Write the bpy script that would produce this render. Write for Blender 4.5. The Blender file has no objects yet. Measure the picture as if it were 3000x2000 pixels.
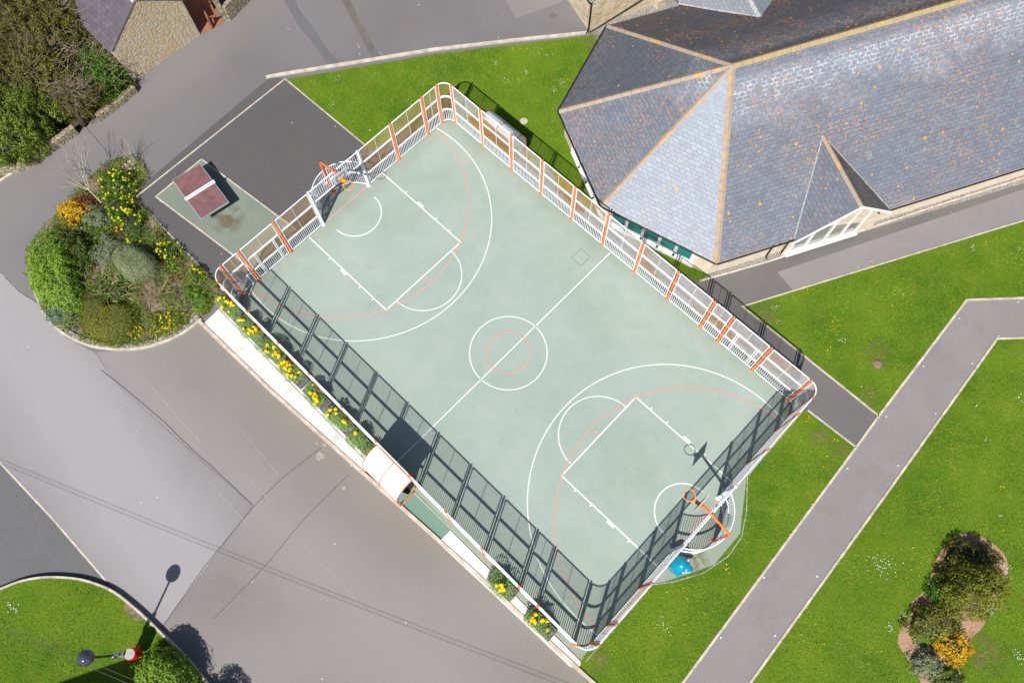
import bpy, math, random
import numpy as np
from mathutils import Vector, Matrix
R = math.radians
random.seed(7)
RNG = np.random.default_rng(7)
S = bpy.context.scene
COL = S.collection

# ------------------------------------------------------------------ camera
FPX, TILT, ROLL, CAMH = 2296.96, 0.346413, -0.026087, 34.004
cam_d = bpy.data.cameras.new('camera'); cam_d.sensor_width = 36.0
cam_d.lens = 36.0 * FPX / 3000.0; cam_d.clip_start = 0.5; cam_d.clip_end = 2000
cam = bpy.data.objects.new('camera', cam_d); COL.objects.link(cam)
CR = Matrix.Rotation(TILT, 3, 'X') @ Matrix.Rotation(ROLL, 3, 'Z')
cam.matrix_world = Matrix.Translation((0, 0, CAMH)) @ CR.to_4x4()
S.camera = cam
# ------------------------------------------------------------------ sky and sun
SH = (0.291, 0.797)                       # shadow of a 1 m post on the ground
SUN_EL = math.atan(1 / math.hypot(*SH))
w = bpy.data.worlds.new('World'); S.world = w; w.use_nodes = True
nt = w.node_tree; bg = nt.nodes['Background']
sky = nt.nodes.new('ShaderNodeTexSky'); sky.sky_type = 'NISHITA'; sky.sun_disc = False
sky.sun_elevation = SUN_EL; sky.sun_rotation = math.atan2(-SH[0], -SH[1]) % (2 * math.pi)
nt.links.new(sky.outputs[0], bg.inputs[0]); bg.inputs[1].default_value = 0.06

sd = bpy.data.lights.new('sun', 'SUN'); sd.energy = 4.6; sd.angle = R(0.5); sd.color = (1, 0.965, 0.91)
so = bpy.data.objects.new('sun', sd); COL.objects.link(so)
so.rotation_euler = Vector((SH[0], SH[1], -1)).to_track_quat('-Z', 'Y').to_euler()
so.location = (-10, -28, 40)
S.view_settings.view_transform = 'Standard'; S.view_settings.look = 'None'
S.view_settings.exposure = 0.53; S.view_settings.gamma = 1


def at(px, py, h=0.0):
    """photo measurement (3000 x 2000) -> point at height h"""
    d = CR @ Vector(((px - 1500) / FPX, -(py - 1000) / FPX, -1.0))
    t = (h - CAMH) / d.z
    return Vector((t * d.x, t * d.y, h))


F = 3000 / 2352.0
def AF(pts, h=0.0): return [at(x * F, y * F, h) for x, y in pts]
def AZ(pts, ox, oy, k, h=0.0): return [at(ox + x * k, oy + y * k, h) for x, y in pts]

YAW, CX, CY = -0.792676, -0.17966, 11.73147     # court frame
cy_, sy_ = math.cos(YAW), math.sin(YAW)
def CT(u, v, h=0.0): return Vector((CX + u * cy_ - v * sy_, CY + u * sy_ + v * cy_, h))

# ------------------------------------------------------------------ materials
def new_mat(name):
    m = bpy.data.materials.new(name); m.use_nodes = True
    return m, m.node_tree, m.node_tree.nodes['Principled BSDF']

def N(t, kind, **kw):
    n = t.nodes.new(kind)
    for k, v in kw.items(): setattr(n, k, v)
    return n

def wpos(t):
    return N(t, 'ShaderNodeNewGeometry').outputs['Position']

def noise(t, vec, scale, detail=3, rough=.55, dist=0.0):
    n = N(t, 'ShaderNodeTexNoise'); n.inputs['Scale'].default_value = scale
    n.inputs['Detail'].default_value = detail; n.inputs['Roughness'].default_value = rough
    n.inputs['Distortion'].default_value = dist
    if vec is not None: t.links.new(vec, n.inputs['Vector'])
    return n.outputs['Fac']

def ramp(t, fac, lo, hi, a=0.0, b=1.0):
    n = N(t, 'ShaderNodeMapRange'); t.links.new(fac, n.inputs[0])
    for i, v in zip((1, 2, 3, 4), (lo, hi, a, b)): n.inputs[i].default_value = v
    return n.outputs[0]

def mix(t, fac, a, b, mode='MIX'):
    n = N(t, 'ShaderNodeMix', data_type='RGBA', blend_type=mode)
    for sock, v in ((n.inputs[0], fac), (n.inputs[6], a), (n.inputs[7], b)):
        if hasattr(v, 'is_linked'): t.links.new(v, sock)
        elif isinstance(v, (int, float)): sock.default_value = v
        else: sock.default_value = (*v[:3], 1)
    return n.outputs[2]

def math_(t, op, a, b=0.0):
    n = N(t, 'ShaderNodeMath', operation=op)
    for i, v in enumerate((a, b)):
        if hasattr(v, 'is_linked'): t.links.new(v, n.inputs[i])
        else: n.inputs[i].default_value = v
    return n.outputs[0]

def bump(t, p, h, strength=.4, dist=.02):
    b = N(t, 'ShaderNodeBump'); b.inputs['Strength'].default_value = strength
    b.inputs['Distance'].default_value = dist
    t.links.new(h, b.inputs['Height']); t.links.new(b.outputs[0], p.inputs['Normal'])

def simple(name, c, rough=.6, metal=0.0, var=.12, scale=6.0, spec=.4):
    m, t, p = new_mat(name)
    f = noise(t, wpos(t), scale, 4)
    col = mix(t, ramp(t, f, .3, .7), [x * (1 - var) for x in c], [min(1, x * (1 + var)) for x in c])
    t.links.new(col, p.inputs['Base Color'])
    p.inputs['Roughness'].default_value = rough; p.inputs['Metallic'].default_value = metal
    p.inputs['Specular IOR Level'].default_value = spec
    return m

def tarmac(name, c, c2, specks=.5, big=.35, brown=None, amt=.8, fine=.22, lanes=()):
    m, t, p = new_mat(name); P = wpos(t)
    col = mix(t, ramp(t, noise(t, P, big, 5, .6, .6), .35, .68, 0, amt), c, c2)
    col = mix(t, ramp(t, noise(t, P, 2.3, 5, .65), .4, .8, 0, .3), col, [x * .8 for x in c])
    if brown: col = mix(t, ramp(t, noise(t, P, .55, 4, .6, 1.0), .56, .74, 0, .55), col, brown)
    for (a, b_, w0, w1, cc, k) in lanes: col = mix(t, math_(t, 'MULTIPLY', lane_mask(t, P, a, b_, w0, w1), k), col, cc)
    g = noise(t, P, 34, 3, .8)
    col = mix(t, ramp(t, g, .25, .75, 0, 1), mix(t, fine, col, (0, 0, 0)), mix(t, fine * .35, col, (1, 1, 1)))
    v = N(t, 'ShaderNodeTexVoronoi'); v.inputs['Scale'].default_value = 1.3; t.links.new(P, v.inputs['Vector'])
    sp = math_(t, 'LESS_THAN', v.outputs['Distance'], .035)
    pick = math_(t, 'GREATER_THAN', N_sep(t, v.outputs['Color']), 1 - specks * .6)
    col = mix(t, math_(t, 'MULTIPLY', sp, pick), col, (.6, .6, .58))
    t.links.new(col, p.inputs['Base Color']); p.inputs['Roughness'].default_value = .9
    bump(t, p, g, .25, .006)
    return m

def lane_mask(t, P, p0, p1, w0, w1, wob_=.8):
    d = (p1 - p0); d.z = 0; d.normalize(); nx, ny = -d.y, d.x; c = nx * p0.x + ny * p0.y
    dp = N(t, 'ShaderNodeVectorMath', operation='DOT_PRODUCT'); t.links.new(P, dp.inputs[0]); dp.inputs[1].default_value = (nx, ny, 0)
    v = math_(t, 'ABSOLUTE', math_(t, 'SUBTRACT', dp.outputs['Value'], c))
    v = math_(t, 'ADD', v, math_(t, 'MULTIPLY', math_(t, 'SUBTRACT', noise(t, P, .3, 4, .6), .5), wob_ * 2))
    return ramp(t, v, w0, w1, 1, 0)
def N_sep(t, colsock):
    n = N(t, 'ShaderNodeSeparateColor'); t.links.new(colsock, n.inputs[0]); return n.outputs[0]

M = {}
M['yard'] = tarmac('yard_tarmac', (.142, .130, .133), (.106, .097, .101), .7, .13, (.15, .12, .10), .9, lanes=((at(300*F,250*F), at(480*F,110*F), .3, 2.2, (.165, .150, .147), .6), (at(-50*F, 500*F), at(60*F, 900*F), 0, 5, (.165, .150, .15), .6)))
M['road'] = tarmac('road_tarmac', (.190, .178, .182), (.155, .145, .149), .3, .12, None, .9, lanes=((at(120*F,880*F), at(420*F,1330*F), 1.0, 4.2, (.285, .268, .276), .95),))
M['parking'] = tarmac('parking_tarmac', (.185, .168, .160), (.148, .134, .128), .7, .22, (.20, .165, .135), .9, lanes=((at(222*F,812*F), at(583*F,1162*F), .3, 3.0, (.225, .205, .202), .85), (at(520*F,800*F), at(1345*F,1560*F), .2, 2.4, (.20, .168, .138), .7), (at(700*F,1500*F), at(1100*F,1400*F), .5, 3.0, (.215, .195, .19), .7)))
M['dark'] = tarmac('dark_tarmac', (.068, .064, .064), (.055, .051, .052), 1, .25, (.08, .064, .06), .7, .14)
M['path'] = tarmac('path_tarmac', (.215, .190, .190), (.178, .158, .160), .08, .25, (.17, .145, .13), .9)
M['pathdark'] = tarmac('side_path_tarmac', (.092, .084, .083), (.125, .112, .106), .6, .2, (.12, .098, .085), .9)
M['patch'] = tarmac('trench_tarmac', (.095, .092, .095), (.078, .075, .078), .3, .3, None, .8)
M['patchb'] = tarmac('worn_trench_tarmac', (.115, .095, .08), (.06, .052, .046), .2, 1.1, None, .9)
M['kerb'] = simple('concrete_kerb', (.47, .41, .34), .9, var=.25, scale=3)
M['kerbw'] = simple('pale_concrete', (.60, .575, .545), .85, var=.22, scale=2.2)
M['seam'] = simple('tar_seam', (.085, .085, .095), .8)
M['faint'] = simple('worn_white_line', (.29, .265, .26), .9, var=.3, scale=9)
M['soil'] = simple('bed_soil', (.19, .135, .10), .95, var=.5, scale=7)
M['moundsoil'] = simple('bare_mound_soil', (.20, .135, .095), .95, var=.35, scale=9)
M['leaflitter'] = simple('leaf_litter', (.060, .045, .025), .95, var=.5, scale=8)
M['mulch'] = simple('bark_mulch', (.33, .20, .13), .95, var=.45, scale=22)
M['gravel'] = simple('gravel', (.23, .215, .2), .95, var=.8, scale=20)

def court_mat():
    m, t, p = new_mat('green_court_paint'); P = wpos(t)
    c = mix(t, ramp(t, noise(t, P, .22, 4, .6, .3), .3, .7), (.245, .310, .266), (.312, .372, .332))
    c = mix(t, ramp(t, noise(t, P, 1.1, 6, .7), .42, .75, 0, .5), c, (.36, .39, .355))
    c = mix(t, ramp(t, noise(t, P, .9, 5, .65, .8), .58, .8, 0, .45), c, (.205, .245, .19))
    o = Vector((CX, CY, 0))
    for d, lim in ((Vector((cy_, sy_, 0)), 11.1), (Vector((-sy_, cy_, 0)), 7.05)):
        dp = N(t, 'ShaderNodeVectorMath', operation='DOT_PRODUCT'); t.links.new(P, dp.inputs[0]); dp.inputs[1].default_value = d
        e = math_(t, 'ABSOLUTE', math_(t, 'SUBTRACT', dp.outputs['Value'], d.dot(o)))
        e = math_(t, 'ADD', e, math_(t, 'MULTIPLY', math_(t, 'SUBTRACT', noise(t, P, 1.6, 6, .75), .5), 1.6))
        c = mix(t, ramp(t, e, lim - .9, lim + .3, 0, .55), c, (.19, .21, .145))
    c = mix(t, ramp(t, noise(t, P, 3.2, 6, .8, 1.2), .60, .72, 0, .35), c, (.42, .44, .41))
    g = noise(t, P, 40, 2, .8)
    c = mix(t, ramp(t, g, .3, .7, 0, .16), c, (.12, .16, .14))
    v = N(t, 'ShaderNodeTexVoronoi'); v.inputs['Scale'].default_value = .9; t.links.new(P, v.inputs['Vector'])
    c = mix(t, math_(t, 'MULTIPLY', math_(t, 'LESS_THAN', v.outputs['Distance'], .025),
                     math_(t, 'GREATER_THAN', N_sep(t, v.outputs['Color']), .6)), c, (.5, .5, .48))
    t.links.new(c, p.inputs['Base Color']); p.inputs['Roughness'].default_value = .75
    bump(t, p, g, .15, .004); return m
M['court'] = court_mat()
M['pad'] = tarmac('olive_green_pad', (.165, .205, .155), (.125, .16, .125), .7, .4, (.17, .17, .11), .9)
M['greenpad'] = tarmac('deep_green_pad', (.105, .215, .155), (.13, .23, .17), .5, .8, None, .9)
def paint(name, c, wear):
    m, t, p = new_mat(name); P = wpos(t)
    f = math_(t, 'MULTIPLY', ramp(t, noise(t, P, 11, 5, .8), .52, .66), ramp(t, noise(t, P, .7, 3), .3, .7, .25, 1))
    t.links.new(mix(t, math_(t, 'MULTIPLY', f, wear), mix(t, ramp(t, noise(t, P, 1.1, 3), .3, .7), c, [x * .86 for x in c]), (.30, .36, .32)), p.inputs['Base Color'])
    p.inputs['Roughness'].default_value = .75; return m
M['white'] = paint('white_line_paint', (.68, .68, .63), .75)
M['red'] = paint('red_line_paint', (.66, .26, .22), .9)
M['orange'] = simple('orange_powder_coat', (.70, .155, .035), .45, var=.18, scale=4)
M['ring'] = simple('amber_powder_coat', (.82, .28, .015), .35, var=.05)
M['lead'] = simple('lead_flashing', (.34, .35, .35), .6, var=.25)
M['steel'] = simple('pale_galvanised_steel', (.70, .72, .75), .4, .0, .10, 3)
M['poly'] = simple('white_roof_sheet', (.70, .72, .76), .25, 0, .04, 1)
M['polyg'] = simple('grey_translucent_sheet', (.32, .40, .43), .3, 0, .05, 1)
M['black'] = simple('black_plastic', (.016, .016, .018), .4)
M['board'] = simple('grey_backboard', (.52, .52, .58), .5)

def mesh_mat(name, a, c_, lo, hi):
    m, t, p = new_mat(name); P = wpos(t)
    f = ramp(t, noise(t, P, .45, 4, .65), lo, hi)
    c = mix(t, f, a, c_)
    t.links.new(c, p.inputs['Base Color']); p.inputs['Roughness'].default_value = .6; return m
M['wire'] = mesh_mat('pale_wire', (.44, .43, .42), (.42, .22, .09), .50, .62)
M['wire_tan'] = mesh_mat('weathered_tan_wire', (.46, .32, .19), (.33, .20, .08), .35, .6)

def grass_ground():
    m, t, p = new_mat('lawn'); P = wpos(t)
    c = mix(t, ramp(t, noise(t, P, .28, 5, .6, .5), .33, .67), (.060, .140, .007), (.150, .235, .014))
    c = mix(t, ramp(t, noise(t, P, 1.3, 5, .65), .42, .7, 0, .75), c, (.17, .21, .02))
    c = mix(t, ramp(t, noise(t, P, .5, 5, .6, .3), .62, .8, 0, .5), c, (.20, .19, .05))
    g = noise(t, P, 26, 4, .75)
    c = mix(t, ramp(t, g, .3, .7, 0, .65), c, (.024, .06, .004))
    t.links.new(c, p.inputs['Base Color']); p.inputs['Roughness'].default_value = .9
    p.inputs['Specular IOR Level'].default_value = .1
    bump(t, p, g, .5, .03); return m
M['lawn'] = grass_ground()

def leafy(name, cols, rough=.55, patch=None, trans=.12):
    """one colour per leaf (random per island) drawn from cols, drifting in patches"""
    m, t, p = new_mat(name); g = N(t, 'ShaderNodeNewGeometry')
    cr = N(t, 'ShaderNodeValToRGB'); e = cr.color_ramp.elements
    e[0].position = 0; e[0].color = (*cols[0], 1); e[1].position = 1; e[1].color = (*cols[-1], 1)
    for i, c in enumerate(cols[1:-1]):
        x = e.new((i + 1) / (len(cols) - 1)); x.color = (*c, 1)
    isl = .7 if patch is None else .35
    f = math_(t, 'MULTIPLY', g.outputs['Random Per Island'], isl)
    pn_ = ramp(t, noise(t, g.outputs['Position'], 1.7 if patch is None else patch, 5, .65), .3, .7)
    f = math_(t, 'ADD', f, math_(t, 'MULTIPLY', pn_, 1 - isl))
    t.links.new(f, cr.inputs[0]); t.links.new(cr.outputs[0], p.inputs['Base Color'])
    p.inputs['Roughness'].default_value = rough; p.inputs['Specular IOR Level'].default_value = .25
    if trans:
        tr = N(t, 'ShaderNodeBsdfTranslucent'); t.links.new(cr.outputs[0], tr.inputs[0])
        ms = N(t, 'ShaderNodeMixShader'); ms.inputs[0].default_value = trans
        t.links.new(p.outputs[0], ms.inputs[1]); t.links.new(tr.outputs[0], ms.inputs[2])
        t.links.new(ms.outputs[0], t.nodes['Material Output'].inputs[0])
    return m
LF = {
 'mixed': leafy('mixed_ground_cover', [(.035, .08, .01), (.09, .15, .015), (.17, .22, .03), (.26, .27, .06)], patch=1.2),
 'olivebrown': leafy('brown_olive_leaves', [(.06, .05, .015), (.12, .13, .018), (.20, .21, .03), (.22, .28, .03)]),
 'hedge': leafy('olive_green_hedge_leaves', [(.022, .045, .006), (.075, .12, .010), (.15, .20, .016), (.23, .29, .03)]),
 'dull': leafy('dull_olive_leaves', [(.022, .03, .008), (.065, .07, .012), (.13, .125, .02), (.22, .23, .03)]),
 'bright': leafy('bright_green_leaves', [(.07, .15, .012), (.14, .26, .018), (.22, .34, .03), (.32, .44, .07)]),
 'dark':   leafy('dark_green_leaves', [(.02, .05, .006), (.06, .11, .010), (.14, .19, .015)]),
 'ivy':    leafy('mid_green_leaves', [(.03, .09, .008), (.07, .16, .012), (.13, .23, .02)]),
 'yellowgreen': leafy('yellow_green_leaves', [(.05, .10, .008), (.12, .20, .012), (.22, .30, .02)]),
 'gold':   leafy('golden_leaves', [(.30, .22, .01), (.62, .36, .008), (.78, .44, .01)]),
 'silver': leafy('sage_leaves', [(.10, .13, .06), (.19, .23, .12), (.29, .32, .20)]),
 'blue':   leafy('silver_blue_leaves', [(.10, .16, .12), (.19, .26, .20), (.30, .36, .29)]),
 'grey':   leafy('clipped_grey_green_leaves', [(.13, .16, .07), (.23, .26, .13), (.34, .36, .22)]),
 'olive':  leafy('olive_leaves', [(.08, .10, .008), (.16, .18, .012), (.24, .25, .03)]),
 'red':    leafy('red_leaves', [(.10, .016, .012), (.26, .03, .022), (.38, .09, .06)]),
 'lime':   leafy('lime_flower_heads', [(.42, .42, .01), (.60, .56, .012), (.70, .62, .02)]),
 'yellow': leafy('yellow_petals', [(.62, .40, .004), (.82, .56, .006), (.88, .62, .01)]),
 'fern':   leafy('blue_green_fronds', [(.09, .18, .05), (.20, .33, .10), (.34, .46, .18)]),
 'brown':  leafy('brown_bronze_leaves', [(.09, .07, .02), (.17, .13, .03), (.19, .20, .03)]),
 'blade':  leafy('strap_leaves', [(.05, .10, .01), (.10, .18, .02), (.24, .25, .08)]),
 'grass':  leafy('grass_blades', [(.040, .105, .005), (.10, .205, .009), (.18, .29, .016), (.34, .39, .05)], .6, patch=.75, trans=.15),
 'daisy':  leafy('daisy_petals', [(.8, .8, .76), (.85, .85, .82)]),
}
M['bark'] = simple('grey_bark', (.36, .31, .24), .9, var=.3, scale=9)
M['twig'] = simple('pinkish_twigs', (.36, .26, .19), .9, var=.35, scale=9)
M['twigb'] = simple('brown_twigs', (.23, .175, .125), .9, var=.4, scale=6)

def slate(name, c1, c2, orange, white, bw=.30, rh=.18, fleck=1.0, oc=(.50, .20, .035)):
    m, t, p = new_mat(name)
    uv = N(t, 'ShaderNodeUVMap').outputs[0]; P = wpos(t)
    wv = N(t, 'ShaderNodeTexNoise'); wv.inputs['Scale'].default_value = 2.5; t.links.new(uv, wv.inputs['Vector'])
    sc = N(t, 'ShaderNodeVectorMath', operation='SCALE'); sc.inputs['Scale'].default_value = .10; t.links.new(wv.outputs['Color'], sc.inputs[0])
    wuv = N(t, 'ShaderNodeVectorMath', operation='ADD'); t.links.new(uv, wuv.inputs[0]); t.links.new(sc.outputs[0], wuv.inputs[1])
    def brick(ms, sm):
        b = N(t, 'ShaderNodeTexBrick'); t.links.new(wuv.outputs[0], b.inputs['Vector'])
        b.inputs['Color1'].default_value = (*[x * .93 for x in c1], 1); b.inputs['Color2'].default_value = (*[x * 1.03 for x in c2], 1)
        b.inputs['Mortar'].default_value = (*[x * .4 for x in c1], 1)
        b.inputs['Scale'].default_value = 1; b.inputs['Brick Width'].default_value = bw
        b.inputs['Row Height'].default_value = rh; b.inputs['Mortar Size'].default_value = ms
        b.inputs['Mortar Smooth'].default_value = sm; return b
    b = brick(.012, .4); b2 = brick(.05, 1.0)
    col = mix(t, ramp(t, noise(t, P, .5, 5, .65), .35, .7, 0, .45), b.outputs['Color'], [x * .75 for x in c1])
    col = mix(t, ramp(t, noise(t, P, 7, 5, .75), .4, .75, 0, .25), col, [x * 1.7 for x in c1])
    sep = N(t, 'ShaderNodeSeparateXYZ'); t.links.new(uv, sep.inputs[0]); v = sep.outputs[1]
    n1 = noise(t, P, .9, 5, .65, .3); grain = ramp(t, noise(t, P, 13, 4, .8), .40, .58)
    # pale crust following the slate joints in a band under the ridge
    band = math_(t, 'MULTIPLY', ramp(t, v, .45, .95), ramp(t, math_(t, 'ADD', v, math_(t, 'MULTIPLY', n1, -3.4)), -.9, 1.3, 1, 0))
    net = math_(t, 'MULTIPLY', math_(t, 'ADD', math_(t, 'MULTIPLY', b2.outputs['Fac'], ramp(t, noise(t, P, 4, 5, .75), .42, .6, .05, 1)), math_(t, 'MULTIPLY', grain, .3)), band)
    col = mix(t, math_(t, 'MINIMUM', math_(t, 'MULTIPLY', net, white), .9), col, (.46, .48, .53))
    mp = N(t, 'ShaderNodeMapping'); mp.inputs['Scale'].default_value = (1, 2.6, 1); t.links.new(uv, mp.inputs[0])
    fk = math_(t, 'MULTIPLY', ramp(t, noise(t, mp.outputs[0], 8, 4, .75), .56, .66), ramp(t, noise(t, P, .8, 4, .6), .44, .62, .05, 1))
    col = mix(t, math_(t, 'MULTIPLY', fk, .75 * fleck), col, (.46, .46, .49))
    mp2 = N(t, 'ShaderNodeMapping'); mp2.inputs['Scale'].default_value = (1, 1.9, 1); mp2.inputs['Location'].default_value = (3.3, 8.1, 0); t.links.new(uv, mp2.inputs[0])
    fl = math_(t, 'MULTIPLY', ramp(t, noise(t, mp2.outputs[0], 5.2, 4, .7), .555, .60), ramp(t, noise(t, P, .38, 5, .65), .44, .60, .04, 1))
    col = mix(t, math_(t, 'MINIMUM', math_(t, 'MULTIPLY', fl, .8 * orange), 1.0), col, oc)
    for scl, rad in ((1.3, .09), (2.4, .11)):
        vo = N(t, 'ShaderNodeTexVoronoi'); vo.inputs['Scale'].default_value = scl; t.links.new(P, vo.inputs['Vector'])
        dd = math_(t, 'ADD', vo.outputs['Distance'], math_(t, 'MULTIPLY', noise(t, P, 9, 2), .08))
        spot = math_(t, 'MULTIPLY', math_(t, 'LESS_THAN', dd, rad + .035),
                     math_(t, 'GREATER_THAN', N_sep(t, vo.outputs['Color']), 1 - .42 * orange))
        col = mix(t, spot, col, (.68, .27, .012))
    t.links.new(col, p.inputs['Base Color']); p.inputs['Roughness'].default_value = .6
    bump(t, p, b.outputs['Fac'], -.6, .015); return m
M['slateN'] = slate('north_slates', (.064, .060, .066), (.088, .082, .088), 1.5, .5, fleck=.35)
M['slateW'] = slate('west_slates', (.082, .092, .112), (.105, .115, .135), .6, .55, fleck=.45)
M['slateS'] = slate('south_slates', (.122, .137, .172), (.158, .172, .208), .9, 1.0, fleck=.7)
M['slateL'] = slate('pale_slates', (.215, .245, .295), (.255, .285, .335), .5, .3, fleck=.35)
M['slateV'] = slate('dormer_slates', (.115, .130, .165), (.145, .16, .195), .5, .0, fleck=.4)
M['slateD'] = slate('dark_brown_slates', (.075, .066, .058), (.10, .09, .08), 2.0, .2)
M['purple'] = slate('purple_slates', (.085, .068, .085), (.115, .095, .112), 0, 0, bw=.34, rh=.24, fleck=.4)
M['newslate'] = slate('clean_blue_slates', (.20, .215, .245), (.23, .245, .27), .05, .1, fleck=.3)

def cap_mat():
    m, t, p = new_mat('lichened_ridge_stone'); P = wpos(t)
    c = mix(t, ramp(t, noise(t, P, 5, 4, .7), .3, .7), (.27, .215, .165), (.36, .29, .225))
    c = mix(t, ramp(t, noise(t, P, 1.6, 5, .75, .3), .53, .66, 0, .8), c, (.56, .29, .04))
    t.links.new(c, p.inputs['Base Color']); p.inputs['Roughness'].default_value = .85; return m
M['cap'] = cap_mat()
def cap_mat2():
    m, t, p = new_mat('yellow_lichen_ridge_stone'); P = wpos(t)
    c = mix(t, ramp(t, noise(t, P, 4, 5, .7), .35, .65), (.27, .215, .14), (.36, .27, .13))
    c = mix(t, ramp(t, noise(t, P, 9, 5, .75, .3), .53, .66, 0, .6), c, (.60, .36, .05))
    t.links.new(c, p.inputs['Base Color']); p.inputs['Roughness'].default_value = .85; return m
M['capy'] = cap_mat2()

def rubble(name, cols, sx, sy, mortar, bmp=.7, world=False, edge=.05):
    m, t, p = new_mat(name)
    src = wpos(t) if world else N(t, 'ShaderNodeUVMap').outputs[0]
    mp = N(t, 'ShaderNodeMapping'); mp.inputs['Scale'].default_value = (1 / sx, 1 / sy, 1 / sx if world else 1)
    t.links.new(src, mp.inputs[0])
    wob = N(t, 'ShaderNodeVectorMath', operation='ADD')
    nn = N(t, 'ShaderNodeTexNoise'); nn.inputs['Scale'].default_value = 1.1; t.links.new(mp.outputs[0], nn.inputs['Vector'])
    sc = N(t, 'ShaderNodeVectorMath', operation='SCALE'); sc.inputs['Scale'].default_value = .5
    t.links.new(nn.outputs['Color'], sc.inputs[0]); t.links.new(mp.outputs[0], wob.inputs[0]); t.links.new(sc.outputs[0], wob.inputs[1])
    v = N(t, 'ShaderNodeTexVoronoi'); v.inputs['Scale'].default_value = 1; v.inputs['Randomness'].default_value = .75
    t.links.new(wob.outputs[0], v.inputs['Vector'])
    ve = N(t, 'ShaderNodeTexVoronoi', feature='DISTANCE_TO_EDGE'); ve.inputs['Scale'].default_value = 1
    ve.inputs['Randomness'].default_value = .75; t.links.new(wob.outputs[0], ve.inputs['Vector'])
    cr = N(t, 'ShaderNodeValToRGB'); e = cr.color_ramp.elements
    e[0].color = (*cols[0], 1); e[1].color = (*cols[-1], 1)
    for i, c in enumerate(cols[1:-1]): e.new((i + 1) / (len(cols) - 1)).color = (*c, 1)
    t.links.new(N_sep(t, v.outputs['Color']), cr.inputs[0])
    c = mix(t, ramp(t, noise(t, src, 14, 4, .7), .3, .7, 0, .35), cr.outputs[0], (.2, .17, .13))
    ed = ramp(t, ve.outputs['Distance'], 0, edge, 0, 1)
    c = mix(t, ed, mortar, c)
    t.links.new(c, p.inputs['Base Color']); p.inputs['Roughness'].default_value = .9
    bump(t, p, ramp(t, ve.outputs['Distance'], 0, edge * 3), bmp, .04); return m
TAN = [(.44, .35, .23), (.54, .44, .29), (.62, .51, .34), (.48, .41, .31), (.62, .41, .17), (.60, .54, .46)]
M['rubble'] = rubble('sandstone_rubble', TAN, .26, .12, (.44, .37, .27), .6, edge=.06)
M['ashlar'] = rubble('dressed_sandstone', [(.42, .33, .22), (.52, .42, .29), (.60, .50, .36), (.48, .34, .19)], .46, .24, (.66, .58, .46), .2)
M['pale'] = rubble('pale_sandstone', [(.64, .54, .42), (.70, .60, .48), (.60, .46, .33)], .5, .2, (.72, .64, .53), .15)
M['drystone'] = rubble('garden_wall_stone', [(.24, .19, .12), (.33, .27, .18), (.38, .31, .20), (.28, .24, .18)], .26, .2, (.11, .09, .06), .9, True)
M['edgestone'] = rubble('grey_edging_stone', [(.26, .22, .19), (.33, .29, .26), (.38, .33, .29)], .22, .22, (.10, .08, .07), .8, True)
M['glass'] = simple('teal_window_glass', (.012, .13, .12), .08, 0, .5, 1.2, .8)
M['glassg'] = simple('grey_window_glass', (.22, .24, .19), .12, 0, .25, 1.2, .8)
M['upvc'] = simple('white_window_frame', (.78, .77, .75), .4, var=.04)
M['maroon'] = simple('maroon_concrete', (.165, .078, .082), .7, var=.22, scale=3)
M['tabside'] = simple('grey_green_concrete', (.27, .33, .32), .7)
M['planter'] = simple('dark_grey_planter', (.19, .19, .20), .7)
M['compost'] = simple('dark_compost', (.10, .09, .085), .95, var=.3)
M['teal'] = simple('glossy_teal_plastic', (.0, .235, .36), .2, 0, .03, 1, .6)
M['redpaint'] = simple('glossy_red_paint', (.55, .012, .004), .3, 0, .05)
M['binlid'] = simple('grey_bin_lid', (.34, .34, .32), .5)
M['cable'] = simple('grey_cable_sheath', (.10, .11, .11), .5)
M['globe'] = simple('smoked_globe', (.06, .065, .10), .12, .3, .1, 2, .8)
M['chrome'] = simple('polished_steel', (.6, .6, .63), .2, .9)
M['wood'] = simple('red_brown_timber', (.22, .085, .05), .7, var=.3, scale=9)
M['trunk'] = simple('dark_trunk', (.055, .038, .03), .9, var=.4, scale=8)
M['brick'] = simple('red_paving', (.30, .11, .07), .85, var=.25, scale=8)
def stain(name, c, r0, r1, ca, cb, sc=1.5):
    m, t, p = new_mat(name); P = wpos(t); p.inputs['Roughness'].default_value = .9
    t.links.new(mix(t, noise(t, P, 6, 4), ca, cb), p.inputs['Base Color'])
    d = N(t, 'ShaderNodeVectorMath', operation='DISTANCE'); t.links.new(P, d.inputs[0]); d.inputs[1].default_value = c
    f = math_(t, 'MULTIPLY', ramp(t, noise(t, P, sc, 6, .7, .8), .42, .66), ramp(t, d.outputs['Value'], r0, r1, 1, 0))
    t.links.new(f, p.inputs['Alpha']); return m
M['stain'] = stain('rusty_algae_stain', at(2090 * .3189, 500 + 450 * .3189), .2, .95, (.20, .135, .06), (.10, .10, .04))

M['stud'] = simple('pale_blue_stud_lens', (.55, .68, .85), .15, .2, .1)
M['studring'] = simple('stud_body', (.30, .31, .33), .4, .5)
M['render'] = simple('cream_render', (.55, .52, .46), .9)

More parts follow.
